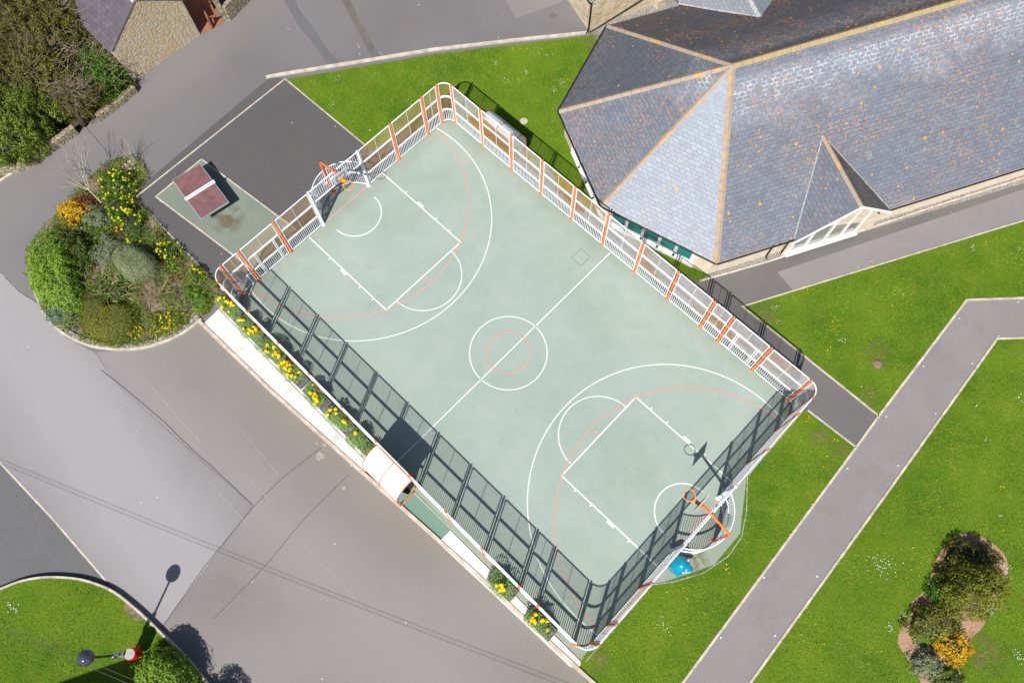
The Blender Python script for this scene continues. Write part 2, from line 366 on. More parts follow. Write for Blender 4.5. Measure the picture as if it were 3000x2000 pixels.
# ------------------------------------------------------------------ mesh builder
class MB:
    def __init__(s): s.v = []; s.f = []; s.mi = []; s.uv = []; s.has_uv = False
    def face(s, pts, mi=0, uv=None):
        b = len(s.v); s.v += [tuple(p) for p in pts]; s.f.append(list(range(b, b + len(pts)))); s.mi.append(mi)
        s.uv.append(uv)
        if uv: s.has_uv = True
    def idx(s, verts, faces, mi=0):
        b = len(s.v); s.v += [tuple(p) for p in verts]
        for f in faces: s.f.append([b + i for i in f]); s.mi.append(mi); s.uv.append(None)
    def box(s, c, size, rz=0.0, mi=0, M4=None):
        x, y, z = size[0] / 2, size[1] / 2, size[2] / 2; co, si = math.cos(rz), math.sin(rz)
        P = []
        for k in (-1, 1):
            for a, b in ((-1, -1), (1, -1), (1, 1), (-1, 1)):
                q = Vector((a * x, b * y, k * z))
                if M4: q = M4 @ q
                P.append((c[0] + q.x * co - q.y * si, c[1] + q.x * si + q.y * co, c[2] + q.z))
        s.idx(P, [(3, 2, 1, 0), (4, 5, 6, 7), (0, 1, 5, 4), (1, 2, 6, 5), (2, 3, 7, 6), (3, 0, 4, 7)], mi)
    def prism(s, poly, z0, z1, mi=0, smi=None):
        n = len(poly); b = len(s.v)
        a = sum(poly[i][0] * poly[(i + 1) % n][1] - poly[(i + 1) % n][0] * poly[i][1] for i in range(n))
        if a < 0: poly = poly[::-1]
        s.v += [(p[0], p[1], z0) for p in poly] + [(p[0], p[1], z1) for p in poly]
        s.f.append([b + n + i for i in range(n)]); s.mi.append(mi); s.uv.append(None)
        s.f.append([b + i for i in reversed(range(n))]); s.mi.append(mi); s.uv.append(None)
        for i in range(n):
            j = (i + 1) % n
            s.f.append([b + i, b + j, b + n + j, b + n + i]); s.mi.append(mi if smi is None else smi); s.uv.append(None)
    def tube(s, path, r, n=6, mi=0, cap=True, r2=None):
        path = [Vector(p) for p in path]; m = len(path); b = len(s.v)
        up = Vector((0, 0, 1)); prev = None
        for i, p in enumerate(path):
            d = (path[min(i + 1, m - 1)] - path[max(i - 1, 0)])
            if d.length < 1e-9: d = Vector((0, 0, 1))
            d.normalize()
            if prev is None:
                ref = up if abs(d.z) < .9 else Vector((1, 0, 0)); a = d.cross(ref).normalized()
            else:
                a = (prev - d * prev.dot(d)); a = a.normalized() if a.length > 1e-6 else d.cross(Vector((1, 0, 0))).normalized()
            prev = a; c = d.cross(a)
            rr = r if r2 is None else r + (r2 - r) * i / max(1, m - 1)
            for k in range(n):
                t = 2 * math.pi * k / n
                s.v.append(tuple(p + (a * math.cos(t) + c * math.sin(t)) * rr))
        for i in range(m - 1):
            for k in range(n):
                k2 = (k + 1) % n
                s.f.append([b + i * n + k, b + (i + 1) * n + k, b + (i + 1) * n + k2, b + i * n + k2]); s.mi.append(mi); s.uv.append(None)
        if cap:
            s.f.append([b + k for k in range(n)]); s.mi.append(mi); s.uv.append(None)
            s.f.append([b + (m - 1) * n + k for k in reversed(range(n))]); s.mi.append(mi); s.uv.append(None)
    def lathe(s, prof, c=(0, 0, 0), n=20, mi=0):
        b = len(s.v)
        for r, z in prof:
            for k in range(n):
                t = 2 * math.pi * k / n; s.v.append((c[0] + r * math.cos(t), c[1] + r * math.sin(t), c[2] + z))
        for i in range(len(prof) - 1):
            for k in range(n):
                k2 = (k + 1) % n
                s.f.append([b + i * n + k, b + i * n + k2, b + (i + 1) * n + k2, b + (i + 1) * n + k]); s.mi.append(mi); s.uv.append(None)
        s.f.append([b + (len(prof) - 1) * n + k for k in range(n)]); s.mi.append(mi); s.uv.append(None)
        s.f.append([b + k for k in reversed(range(n))]); s.mi.append(mi); s.uv.append(None)
    def build(s, name, mats, parent=None, smooth=False):
        me = bpy.data.meshes.new(name); me.from_pydata(s.v, [], s.f)
        for m in (mats if isinstance(mats, (list, tuple)) else [mats]): me.materials.append(m)
        me.polygons.foreach_set('material_index', s.mi)
        if s.has_uv:
            uvl = me.uv_layers.new(name='UVMap'); k = 0
            for fi, f in enumerate(s.f):
                u = s.uv[fi]
                for j in range(len(f)):
                    if u: uvl.data[k].uv = u[j]
                    k += 1
        if smooth: me.polygons.foreach_set('use_smooth', [True] * len(s.f))
        me.update(); o = bpy.data.objects.new(name, me); COL.objects.link(o)
        if parent: o.parent = parent
        return o

def tag(o, label=None, cat=None, group=None, kind=None):
    if label: o['label'] = label
    if cat: o['category'] = cat
    if group: o['group'] = group
    if kind: o['kind'] = kind
    return o
def thing(name, label, cat, loc=(0, 0, 0), rz=0.0, group=None):
    o = bpy.data.objects.new(name, None); COL.objects.link(o); o.empty_display_size = .3
    o.location = loc; o.rotation_euler = (0, 0, rz); return tag(o, label, cat, group)
def copy_tree(o, parent=None):
    c = o.copy(); COL.objects.link(c)
    if parent: c.parent = parent
    for ch in list(o.children): copy_tree(ch, c)
    return c
def tri_mesh(name, V, Fc, mat, parent=None, k=4):
    V = np.asarray(V, np.float32); n = len(V)
    me = bpy.data.meshes.new(name); me.vertices.add(n); me.vertices.foreach_set('co', V.ravel())
    nf = n // k; me.loops.add(n); me.loops.foreach_set('vertex_index', np.arange(n, dtype=np.int32))
    me.polygons.add(nf); me.polygons.foreach_set('loop_start', np.arange(0, n, k, dtype=np.int32))
    me.polygons.foreach_set('loop_total', np.full(nf, k, np.int32))
    me.materials.append(mat); me.update(calc_edges=True)
    o = bpy.data.objects.new(name, me); COL.objects.link(o)
    if parent: o.parent = parent
    return o
def inside(poly, x, y):
    px = np.array([p[0] for p in poly]); py = np.array([p[1] for p in poly]); r = np.zeros(len(x), bool)
    j = len(px) - 1
    for i in range(len(px)):
        c = ((py[i] > y) != (py[j] > y)) & (x < (px[j] - px[i]) * (y - py[i]) / (py[j] - py[i] + 1e-12) + px[i])
        r ^= c; j = i
    return r

# ------------------------------------------------------------------ ground
def sheet(name, poly, z, mat):
    b = MB(); a = sum(poly[i][0] * poly[(i + 1) % len(poly)][1] - poly[(i + 1) % len(poly)][0] * poly[i][1] for i in range(len(poly)))
    if a < 0: poly = poly[::-1]
    b.face([(p[0], p[1], z) for p in poly]); return tag(b.build(name, mat), kind='structure')
def strip_pts(pts, wd, closed=False):
    pts = [Vector((p[0], p[1], 0)) for p in pts]; n = len(pts); L, Rr = [], []
    for i, p in enumerate(pts):
        a = pts[i - 1] if i or closed else p; c = pts[(i + 1) % n] if i < n - 1 or closed else p
        d1 = (p - a).normalized() if (p - a).length else (c - p).normalized()
        d2 = (c - p).normalized() if (c - p).length else d1
        t = (d1 + d2).normalized() if (d1 + d2).length else d1
        nn = Vector((-t.y, t.x, 0)); k = 1 / max(.5, nn.dot(Vector((-d1.y, d1.x, 0))))
        L.append(p + nn * wd / 2 * k); Rr.append(p - nn * wd / 2 * k)
    return L, Rr
def strip(name, pts, wd, z, mat, z0=None, closed=False, kind='structure'):
    L, Rr = strip_pts(pts, wd, closed); b = MB(); n = len(pts)
    for i in range(n if closed else n - 1):
        j = (i + 1) % n
        if z0 is None: b.face([(*Rr[i][:2], z), (*Rr[j][:2], z), (*L[j][:2], z), (*L[i][:2], z)])
        else:
            q = [Rr[i], Rr[j], L[j], L[i]]
            b.face([(*p[:2], z) for p in q])
            b.face([(*Rr[i][:2], z0), (*Rr[j][:2], z0), (*Rr[j][:2], z), (*Rr[i][:2], z)])
            b.face([(*L[j][:2], z0), (*L[i][:2], z0), (*L[i][:2], z), (*L[j][:2], z)])
    if z0 is not None and not closed:
        b.face([(*L[0][:2], z0), (*Rr[0][:2], z0), (*Rr[0][:2], z), (*L[0][:2], z)])
        b.face([(*Rr[-1][:2], z0), (*L[-1][:2], z0), (*L[-1][:2], z), (*Rr[-1][:2], z)])
    return tag(b.build(name, mat), kind=kind)
def smooth_poly(pts, n=6, closed=False):
    pts = [Vector(p) for p in pts]; m = len(pts); out = []
    for i in range(m if closed else m - 1):
        p0 = pts[(i - 1) % m] if closed or i else pts[0]; p1 = pts[i]; p2 = pts[(i + 1) % m]
        p3 = pts[(i + 2) % m] if closed or i + 2 < m else pts[-1]
        for k in range(n):
            t = k / n
            out.append(.5 * ((2 * p1) + (-p0 + p2) * t + (2 * p0 - 5 * p1 + 4 * p2 - p3) * t * t + (-p0 + 3 * p1 - 3 * p2 + p3) * t ** 3))
    if not closed: out.append(pts[-1])
    return out

sheet('ground', [(-150, -120), (150, -120), (150, 160), (-150, 160)], 0, M['yard'])
ROAD = AF([(-400, 380), (10, 633), (45, 668), (85, 697), (150, 775), (222, 812), (262, 878), (420, 1020), (580, 1160), (370, 1440), (450, 1700), (-400, 1900)])
sheet('road', ROAD, .004, M['road'])
sheet('car_park', AF([(222, 808), (280, 806), (400, 778), (455, 740), (835, 1087), (1345, 1555), (1500, 1800), (400, 1800), (372, 1440), (582, 1160), (262, 878)]), .0042, M['parking'])
sheet('road', AF([(-300, 700), (0, 1062), (120, 1190), (245, 1335), (370, 1440), (250, 1500), (-300, 1500)]), .008, M['patch'])
# dark playground around the table
PLAY = AF([(622, 176), (655, 182), (850, 345), (700, 520), (505, 700), (440, 585), (312, 452), (345, 410)])
sheet('playground', PLAY, .008, M['dark'])
TABLEPAD = AF([(463, 366), (358, 452), (510, 625), (640, 520)])
sheet('table_court', [TABLEPAD[0], TABLEPAD[1], CT(-11.15, -5.35), CT(-11.15, -2.6)], .012, M['pad'])
# trench patches in the top yard
sheet('road', AZ([(225, -60), (345, -40), (400, 90), (560, 310), (660, 460), (795, 612), (680, 622), (560, 450), (380, 225)], 750, 0, .3189), .004, M['patch'])
sheet('road', AZ([(760, -40), (850, -20), (960, 200), (1080, 420), (1155, 555), (1085, 572), (960, 330), (860, 140)], 750, 0, .3189), .004, M['patchb'])
sheet('road', AF([(1155, -10), (1305, -10), (1283, 8), (1185, 43)]), .004, M['path'])
sheet('utility_cover', AZ([(340, 150), (375, 115), (418, 148), (372, 178)], 1500, 0, .3189), .009, M['patch'])
# side paths
sheet('path', AF([(1590, 655), (1640, 600), (1700, 570), (2400, 360), (2400, 500), (1705, 705), (2018, 955), (1965, 1028), (1850, 945), (1800, 880)]), .004, M['pathdark'])
sheet('path', AF([(1785, 625), (1640 + 800, 405), (2450, 490), (1822, 668)]), .008, M['path'])
sheet('path', AF([(2400, 682), (2220, 689), (2018, 953), (1965, 1026), (1565, 1568), (1500, 1660), (1650, 1680), (1722, 1568), (2290, 778), (2400, 774)]), .0082, M['path'])
sheet('gravel_strip', [at(2050, 822), at(2250, 765), at(2999 * 1.02, 519), at(2999 * 1.02, 492), at(2250, 745), at(2070, 806)], .012, M['gravel'])
strip('path', [at(2050, 824), at(2250, 767), at(2500, 684), at(2750, 602), at(3080, 496)], .08, .05, M['kerb'], 0)

# lawns
LAWNS = [
 AF([(655, 184), (1000, 125), (1378, 80), (1560, 40), (1700, 300), (1700, 560), (1628, 632), (1600, 648), (1350, 480), (1035, 262), (850, 345)]),
 AF([(1705, 706), (2000, 615), (2400, 492), (2400, 683), (2220, 689), (2018, 953)]),
 AF([(2400, 775), (2290, 779), (2020, 1155), (1720, 1570), (1660, 1660), (2500, 1700)]),
 AF([(1842, 938), (1965, 1028), (1565, 1570), (1500, 1660), (1400, 1640), (1325, 1533), (1345, 1500), (1400, 1440), (1500, 1345), (1640, 1297), (1700, 1225), (1714, 1100)]),
 AF([(0, 378), (45, 379), (0, 410), (-60, 430), (-100, 380)]),
]
LAWN_Z = .02
LAWN_OBJ = [sheet('lawn', p, LAWN_Z, M['lawn']) for p in LAWNS]
# raised round lawn with its retaining kerb
arc = AZ([(-300, 900), (-120, 760), (0, 705), (200, 630), (430, 595), (700, 610), (900, 665), (1050, 735), (1200, 850), (1330, 965), (1480, 1110), (1620, 1250), (1760, 1400), (1900, 1570), (2100, 1800)], 0, 1500, .3189, .2)
arc = smooth_poly(arc, 4)
ISL = arc + AF([(600, 1850), (-200, 1900)], .2)
b = MB(); b.prism([(p.x, p.y) for p in ISL], .001, .2)
tag(b.build('lawn', M['lawn']), kind='structure')
strip('kerb', arc, .09, .225, M['kerb'], 0)
sheet('bare_soil', AZ([(1150, 830), (1200, 850), (1330, 975), (1250, 1000), (1140, 890)], 0, 1500, .3189, .2), .206, M['soil'])
LAWNS.append(ISL)

# worn, soily patches where the turf thins beside the paths
for k, (x, y, r_) in enumerate(((1885, 1002, .6), (1925, 1030, .5), (2000, 915, .5), (1760, 725, .8), (2015, 815, .8), (1595, 1290, .7), (1370, 95, 1.0), (2262, 1500, 1.0), (1375, 1520, .6))):
    p = at(x * F, y * F)
    sheet('worn_turf', [p + Vector((r_ * 1.1 * math.cos(a), r_ * 1.1 * math.sin(a), 0)) for a in np.linspace(0, 5.9, 16)], LAWN_Z + .03, stain('worn_turf_%d' % k, (p.x, p.y, LAWN_Z + .03), r_ * .2, r_, (.16, .12, .06), (.20, .19, .05), 2.6))
# kerbs and edgings
strip('kerb', AF([(612, 179), (655, 171), (1000, 115), (1200, 92), (1350, 77)]), .16, .1, M['kerb'], 0)
strip('kerb', AF([(655, 182), (310, 455)]), .07, .03, M['kerb'], 0)
strip('kerb', AF([(310, 455), (505, 660), (515, 668)]), .07, .03, M['kerb'], 0)
strip('kerb', AF([(655, 182), (840, 335)]), .07, .03, M['kerb'], 0)
strip('kerb', [TABLEPAD[0], TABLEPAD[1], CT(-11.2, -5.4)], .07, .02, M['kerb'], 0)
strip('kerb', [TABLEPAD[0], CT(-11.2, -2.55)], .07, .02, M['kerb'], 0)
strip('kerb', AF([(2420, 486), (2000, 614), (1705, 704), (2018, 955)]), .07, .045, M['kerb'], 0)
strip('kerb', AF([(2400, 683), (2220, 689), (2018, 955), (1966, 1027), (1560, 1578), (1500, 1660)]), .1, .045, M['kerb'], 0)
strip('kerb', AF([(2400, 775), (2290, 778), (2020, 1155), (1718, 1574), (1650, 1670)]), .1, .045, M['kerb'], 0)
strip('kerb', AF([(1855, 942), (1966, 1027)]), .07, .045, M['kerb'], 0)
strip('kerb', AZ([(250, 1470), (150, 1568), (-50, 1700)], 0, 0, .3189), .12, .06, M['kerb'], 0)
strip('kerb', AF([(-60, 990), (0, 1062), (120, 1190), (245, 1335)]), .08, .012, M['kerb'], 0)
strip('kerb', AF([(458, 738), (620, 895), (835, 1087), (1080, 1305), (1345, 1552), (1400, 1600)]), .16, .1, M['kerb'], 0)
strip('kerb', [CT(11.36, 7.0), CT(11.40, 3.1), CT(12.3, 1.9), CT(12.82, .9), CT(12.9, -.1), CT(12.58, -1.35), CT(11.9, -2.5), CT(11.36, -3.15), CT(11.36, -7.25)], .035, .03, M['lead'], 0)

# court surface
crt = [(-11.3, -7.8), (-1.2, -8.25), (3.76, -8.1), (3.76, -7.39), (11.3, -7.31), (11.34, -3.1), (11.9, -2.45), (12.56, -1.34), (12.87, -.11), (12.8, .85), (12.3, 1.8), (11.38, 3.05), (11.35, 7.3), (-11.3, 7.3), (-11.25, 1.6), (-12.1, .6), (-12.1, -.6), (-11.25, -1.6)]
sheet('court', [CT(*p) for p in crt], .016, M['court'])
sheet('court_margin', [CT(*p) for p in [(-.5, -8.2), (-.5, -7.3), (3.74, -7.32), (3.74, -8.08)]], .0195, M['greenpad'])
strip('painted_line', [CT(1.5, -7.42), CT(3.76, -7.36), CT(11.2, -7.34)], .03, .024, M['kerb'])
# pale concrete strip under the planters
for nm, pl in (('a', [(-11.35, -7.22), (-11.22, -8.86), (-6, -8.62), (-.75, -8.42), (-.6, -8.05), (-.9, -7.22)]),
               ('b', [(3.78, -7.42), (3.76, -8.14), (7, -8.0), (11.0, -7.84), (11.26, -7.72), (11.3, -7.5), (11.2, -7.40)])):
    b = MB(); b.prism([CT(*p)[:2] for p in pl], .002, .06)
    tag(b.build('pavement', M['kerbw']), kind='structure')
strip('pavement_joint', [CT(-11.3, -7.86), CT(-1, -7.92)], .025, .064, M['black'])

# ---- painted markings on the court
def line(pts, wd, mat, name='court_line', z=.020, closed=False): return strip(name, [CT(*p) for p in pts], wd, z, mat, None, closed)
def arcp(cu, cv, r, a0, a1, n=48): return [(cu + r * math.cos(R(a0 + (a1 - a0) * i / n)), cv + r * math.sin(R(a0 + (a1 - a0) * i / n))) for i in range(n + 1)]
LW = .052
line([(0, -7.05), (0, 7.0)], LW, M['white'])
line(arcp(0, 0, 1.78, 0, 360, 72)[:-1], LW, M['white'], closed=True)
line(arcp(0, 0, 1.0, 0, 360, 60)[:-1], .042, M['red'], z=.0235, closed=True)
for sg in (-1, 1):
    D = 5.59; Wk = 2.45
    line([(sg * 11.1, -Wk), (sg * D, -Wk), (sg * D, Wk), (sg * 11.1, Wk)], .065, M['white'])
    a0 = math.degrees(math.acos((11.1 - 9.88) / 6.28))
    pts = arcp(0, 0, 6.28, a0, 360 - a0, 72)
    line([(sg * (9.88 + p[0]), p[1]) for p in pts], LW, M['white'])
    line([(sg * (D - (math.cos(R(t)) * 1.8)), math.sin(R(t)) * 1.8) for t in range(-88, 89, 4)], LW, M['white'])
    line([(sg * (10.42 - 1.25 * math.cos(R(t))), 1.25 * math.sin(R(t))) for t in range(-90, 91, 5)], .06, M['white'])
    line([(sg * (11.12 - 6.03 * math.cos(R(t))), 6.03 * math.sin(R(t))) for t in range(-89, 90, 3)], .042, M['red'], z=.0235)
    line([(sg * 11.13, -1.5), (sg * 11.13, 1.5)], .045, M['red'], z=.0235)
    sheet('court_line', [CT(sg * 5.4 + .08 * math.cos(R(a)), .08 * math.sin(R(a))) for a in range(0, 360, 30)], .0235, M['red'])
    for sv in (-1, 1):
        for u in (9.5, 7.35, 6.44): line([(sg * u, sv * (Wk + .03)), (sg * u, sv * (Wk + .14))], .06, M['white'], z=.0225)
        line([(sg * 8.28, sv * (Wk + .08)), (sg * 8.68, sv * (Wk + .08))], .12, M['white'], z=.0225)
line([(-1.17, 6.2), (-.53, 6.2), (-.53, 5.54), (-1.17, 5.54)], .016, M['seam'], 'utility_cover', closed=True)

# cracks and faint painted lines on the car park
def wob(pts, a=.011, n=16):
    out = []
    for i in range(len(pts) - 1):
        for k in range(n):
            p = pts[i].lerp(pts[i + 1], k / n); out.append(p + Vector((random.uniform(-a, a), random.uniform(-a, a), 0)))
    return out + [pts[-1]]
strip('tarmac_seam', wob(AZ([(930, 260), (1160, 440), (1500, 730), (1750, 975), (2050, 1240), (2320, 1500)], 0, 1000, .3189)), .04, .0085, M['seam'])
strip('tarmac_seam', wob(AF([(738, 1028), (650, 1095), (583, 1162), (470, 1300), (372, 1440)])), .035, .0085, M['seam'])
strip('tarmac_seam', wob(AF([(800, 1090), (700, 1190), (600, 1310), (490, 1420)])), .03, .0085, M['seam'])
strip('tarmac_seam', wob(AF([(10, 635), (45, 670), (85, 695)])), .03, .0085, M['seam'])
strip('tarmac_seam', wob(AF([(195, 290), (255, 360)])), .03, .0085, M['seam'])
for a, c, wd in (((325, 862), (462, 1017), .035), ((268, 920), (395, 1085), .03), ((540, 970), (640, 1090), .02), ((480, 1105), (570, 1205), .03), ((560, 1085), (635, 1165), .025), ((730, 930), (770, 975), .02),
                 ((700, 1250), (860, 1420), .02)):
    strip('painted_line', wob(AF([a, c]), .008), wd, .0088, M['faint'])
# bird-lime / paint splashes
b = MB()
for (x, y, r_) in ((735, 1048, .22), (745, 1022, .10), (772, 1026, .07), (790, 1120, .10), (728, 1018, .06)):
    c = at(x * F, y * F); n = 14
    b.face([(c.x + r_ * random.uniform(.5, 1.1) * math.cos(2 * math.pi * k / n), c.y + r_ * random.uniform(.5, 1.1) * math.sin(2 * math.pi * k / n), .0095) for k in range(n)])
tag(b.build('paint_splash', M['faint']), kind='structure')

# ------------------------------------------------------------------ ball court fence
fence = thing('ball_court_fence', 'tall pale steel mesh fence with orange posts enclosing the green ball court', 'fence', (CX, CY, 0), YAW)
U, V = 11.12, 7.12
RU = [-10.62, -8.66, -6.62, -4.6, -2.57, -.55, 1.49, 3.51, 5.52, 6.54, 8.55, 10.6]
LU = [-10.6, -8.66, -6.6, -4.6, -2.57, -.52, 1.49, 3.52, 5.52, 7.52, 8.53, 10.55]
E1 = [-6.57, -5.57, -3.56, -1.5, 1.5, 3.57, 5.6, 6.6]
E2 = [-6.58, -5.59, -3.58, -1.58, 1.5, 3.55, 5.56, 6.56]
POST_H = 3.03
_pm = {}
def post(u, v, white=False):
    key = 'w' if white else 'o'
    if key not in _pm:
        b = MB(); r = .062 if white else .047
        b.lathe([(r * 1.9, .016), (r * 1.9, .03), (r, .035), (r, POST_H - .02), (r * .7, POST_H + .012)], n=14)
        o = b.build('post', M['steel'] if white else M['orange'], fence, True); _pm[key] = o
    else:
        o = _pm[key].copy(); COL.objects.link(o)
    o.location = (u, v, 0)
    if white: o['label'] = 'pale steel goal post'
    return o
def resample(path, step):
    path = [Vector((p[0], p[1], 0)) for p in path]; L = [0]
    for i in range(1, len(path)): L.append(L[-1] + (path[i] - path[i - 1]).length)
    n = max(1, round(L[-1] / step)); out = []
    for k in range(n + 1):
        s_ = L[-1] * k / n; i = 1
        while i < len(L) - 1 and L[i] < s_: i += 1
        f = (s_ - L[i - 1]) / max(1e-9, L[i] - L[i - 1]); out.append(path[i - 1].lerp(path[i], f))
    return out
RT = .029
def panel(path, wire=None, trim=.1, gate=None, bars_top=None, zs=(.10, .92, 1.93, 2.975)):
    """one bay: bars below, two wire mesh fields above"""
    P = resample(path, .02)
    L = [0]
    for i in range(1, len(P)): L.append(L[-1] + (P[i] - P[i - 1]).length)
    P = [p for p, l in zip(P, L) if trim <= l <= L[-1] - trim]; Lt = L[-1] - 2 * trim
    curved = len(path) > 2
    ctrl = P[::5] + ([P[-1]] if (len(P) - 1) % 5 else []) if curved else [P[0], P[-1]]
    fr = MB()
    z0, z1, z2, z3 = zs
    for z in ((z0, z1 - .0), (z1 + .075, z2), (z2 + .075, z3)):
        for zz in z: fr.tube([(p.x, p.y, zz) for p in ctrl], RT, 6)
        for e in (P[0], P[-1]): fr.tube([(e.x, e.y, z[0]), (e.x, e.y, z[1])], RT, 6)
    if not curved:
        m_ = P[len(P) // 2]
        if not gate:
            for z in ((z1 + .075, z2), (z2 + .075, z3)): fr.tube([(m_.x, m_.y, z[0]), (m_.x, m_.y, z[1])], .012, 5)
        else: fr.tube([(m_.x, m_.y, z2 + .075), (m_.x, m_.y, z3)], .012, 5)
    # lugs to the posts
    full = resample(path, .02)
    for e, q in ((P[0], full[0]), (P[-1], full[-1])):
        for zz in (z0 + .1, z1 - .08, z2 - .06, z3 - .12):
            fr.tube([(e.x, e.y, zz), (q.x, q.y, zz)], .014, 4)
    if gate:
        g0, g1 = gate
        for g in (g0, g0 + .09, g1 - .09, g1):
            k = min(range(len(P)), key=lambda i: abs((P[i] - P[0]).length - g)); e = P[k]
            fr.tube([(e.x, e.y, .05), (e.x, e.y, z2)], RT * 1.15, 6)
    o = fr.build('panel', M['steel'], fence)
    bars = MB()
    for p in resample([(q.x, q.y) for q in P], .098)[1:-1]:
        bars.tube([(p.x, p.y, z0), (p.x, p.y, z1)], .017, 5, cap=False)
    bars.build('vertical_bars', M['steel'], o)
    wr = MB(); r = .0041
    for za, zb in ((z1 + .075, z2), (z2 + .075, z3)):
        for p in resample([(q.x, q.y) for q in P], .05)[1:-1]:
            wr.tube([(p.x, p.y, za), (p.x, p.y, zb)], r, 3, cap=False)
        nz = round((zb - za) / .05)
        for i in range(1, nz):
            z = za + (zb - za) * i / nz; wr.tube([(p.x, p.y, z) for p in ctrl], r, 3, cap=False)
    wr.build('wire_mesh', wire or M['wire'], o)
    return o
for us, v in ((RU, V - .05), (LU, -V)):
    for u in us: post(u, v)
    for a, c in zip(us[:-1], us[1:]):
        gt = (.42, 1.55) if (v > 0 and 6 < a < 7) else None
        panel([(a, v), (c, v)], gate=gt)
for vs, u in ((E1, -U), (E2, 11.07)):
    for v in vs: post(u, v, abs(v) < 2)
    for a, c in zip(vs[:-1], vs[1:]):
        if a < 0 < c: continue
        gt = (.35, 1.5) if (u < 0 and -6 < a < -5) else None
        panel([(u, a), (u, c)], M['wire_tan'] if u < 0 else None, gate=gt)
def corner(pu, pv, qu, qv, cu, cv):
    """rounded corner bay between two posts"""
    a0 = math.atan2(pv - cv, pu - cu); a1 = math.atan2(qv - cv, qu - cu)
    while a1 - a0 > math.pi: a1 -= 2 * math.pi
    while a1 - a0 < -math.pi: a1 += 2 * math.pi
    r0 = math.hypot(pu - cu, pv - cv); r1 = math.hypot(qu - cu, qv - cv)
    pts = [(cu + (r0 + (r1 - r0) * k / 16) * math.cos(a0 + (a1 - a0) * k / 16), cv + (r0 + (r1 - r0) * k / 16) * math.sin(a0 + (a1 - a0) * k / 16)) for k in range(17)]
    panel(pts, M['wire_tan'] if pu < 0 else None, trim=.07)
corner(-10.62, 7.07, -U, 6.6, -10.62, 6.6)
corner(-10.6, -V, -U, -6.57, -10.6, -6.57)
corner(10.6, 7.07, 11.07, 6.56, 10.6, 6.56)
corner(10.55, -V, 11.07, -6.58, 10.55, -6.58)
# goal bays: barred panel above the mouth and a bowed recess behind it
def goal(u0, va, vb, sg):
    fr = MB()
    for z in (2.03, 2.98): fr.tube([(u0, va, z), (u0, vb, z)], .034, 8)
    o = fr.build('panel', M['steel'], fence); o['label'] = 'barred panel above the goal mouth'
    br = MB()
    n = 26
    for i in range(1, n): br.tube([(u0, va + (vb - va) * i / n, 2.03), (u0, va + (vb - va) * i / n, 2.98)], .0135, 5, cap=False)
    br.build('vertical_bars', M['steel'], o)
    # recess arc
    vm = (va + vb) / 2; hw = (vb - va) / 2; dep = 1.03; rr = (hw * hw + dep * dep) / (2 * dep); cu = u0 + sg * (dep - rr); am = math.asin(min(1, hw / rr))
    if dep > rr: am = math.pi - am
    arcv = [(cu + sg * rr * math.cos(a), vm + rr * math.sin(a)) for a in [am * (k / 16) for k in range(-16, 17)]]
    fr = MB(); seg = resample(arcv, .1)
    for z in (.1, .98, 1.06, 1.98): fr.tube([(p.x, p.y, z) for p in seg], .026, 6)
    for k in (0, len(seg) // 2 - 1, len(seg) // 2 + 1, len(seg) - 1):
        p = seg[k]; fr.tube([(p.x, p.y, .1), (p.x, p.y, 1.98)], .026, 6)
    for k in (len(seg) // 4, 3 * len(seg) // 4):
        p = seg[k]; fr.tube([(p.x, p.y, .016), (p.x, p.y, .1)], .03, 6)
    o = fr.build('goal_recess', M['steel'], fence)
    br = MB()
    for p in seg[1:-1]:
        br.tube([(p.x, p.y, .1), (p.x, p.y, 1.98)], .0125, 5, cap=False)
    br.build('vertical_bars', M['steel'], o)
goal(-U, -1.5, 1.5, -1); goal(11.07, -1.58, 1.5, 1)

# ------------------------------------------------------------------ basketball hoops
def hoop(label, loc, rz):
    t = thing('basketball_hoop', label, 'basketball hoop', loc, rz, 'basketball hoops at the two goals')
    # local: pole at origin, hoop towards +x at 2.14 m
    b = MB(); b.lathe([(.13, .0), (.13, .02), (.06, .03), (.06, .05)], n=14)
    path = [(0, 0, .02), (0, 0, 1), (0, 0, 2.45), (.02, 0, 2.62), (.10, 0, 2.74), (.25, 0, 2.83), (.9, 0, 3.08), (1.52, 0, 3.30)]
    b.tube(path, .055, 12)
    b.build('post', M['orange'], t, True)
    b = MB(); b.box((1.62, 0, 3.27), (.03, .80, .60)); bb = b.build('backboard', M['board'], t)
    b = MB()
    for z in (3.09, 3.41): b.box((1.641, 0, z), (.012, .48, .022))
    for y in (-.24, .24): b.box((1.641, y, 3.25), (.012, .022, .342))
    b.build('target_frame', M['black'], bb)
    b = MB(); b.box((1.57, 0, 3.27), (.06, .2, .2)); b.build('bracket', M['orange'], t)
    b = MB()
    c = (2.13, 0, 3.05); b.tube([(c[0] + .235 * math.cos(a), c[1] + .235 * math.sin(a), c[2]) for a in [2 * math.pi * k / 28 for k in range(29)]], .017, 7, cap=False)
    b.box((1.755, 0, 3.04), (.24, .13, .03)); b.box((1.655, 0, 3.07), (.035, .16, .16))
    b.tube([(1.7, -.06, 3.05), (1.95, -.15, 3.05)], .008, 5); b.tube([(1.7, .06, 3.05), (1.95, .15, 3.05)], .008, 5)
    b.build('ring', M['ring'], t, False)
    return t
hoop('basketball hoop with bent orange pole beside the grey playground end of the court', CT(-12.14, 0, .005), YAW)
hoop('basketball hoop with bent orange pole by the teal litter bin', CT(12.10, -.06, .016), YAW + math.pi)

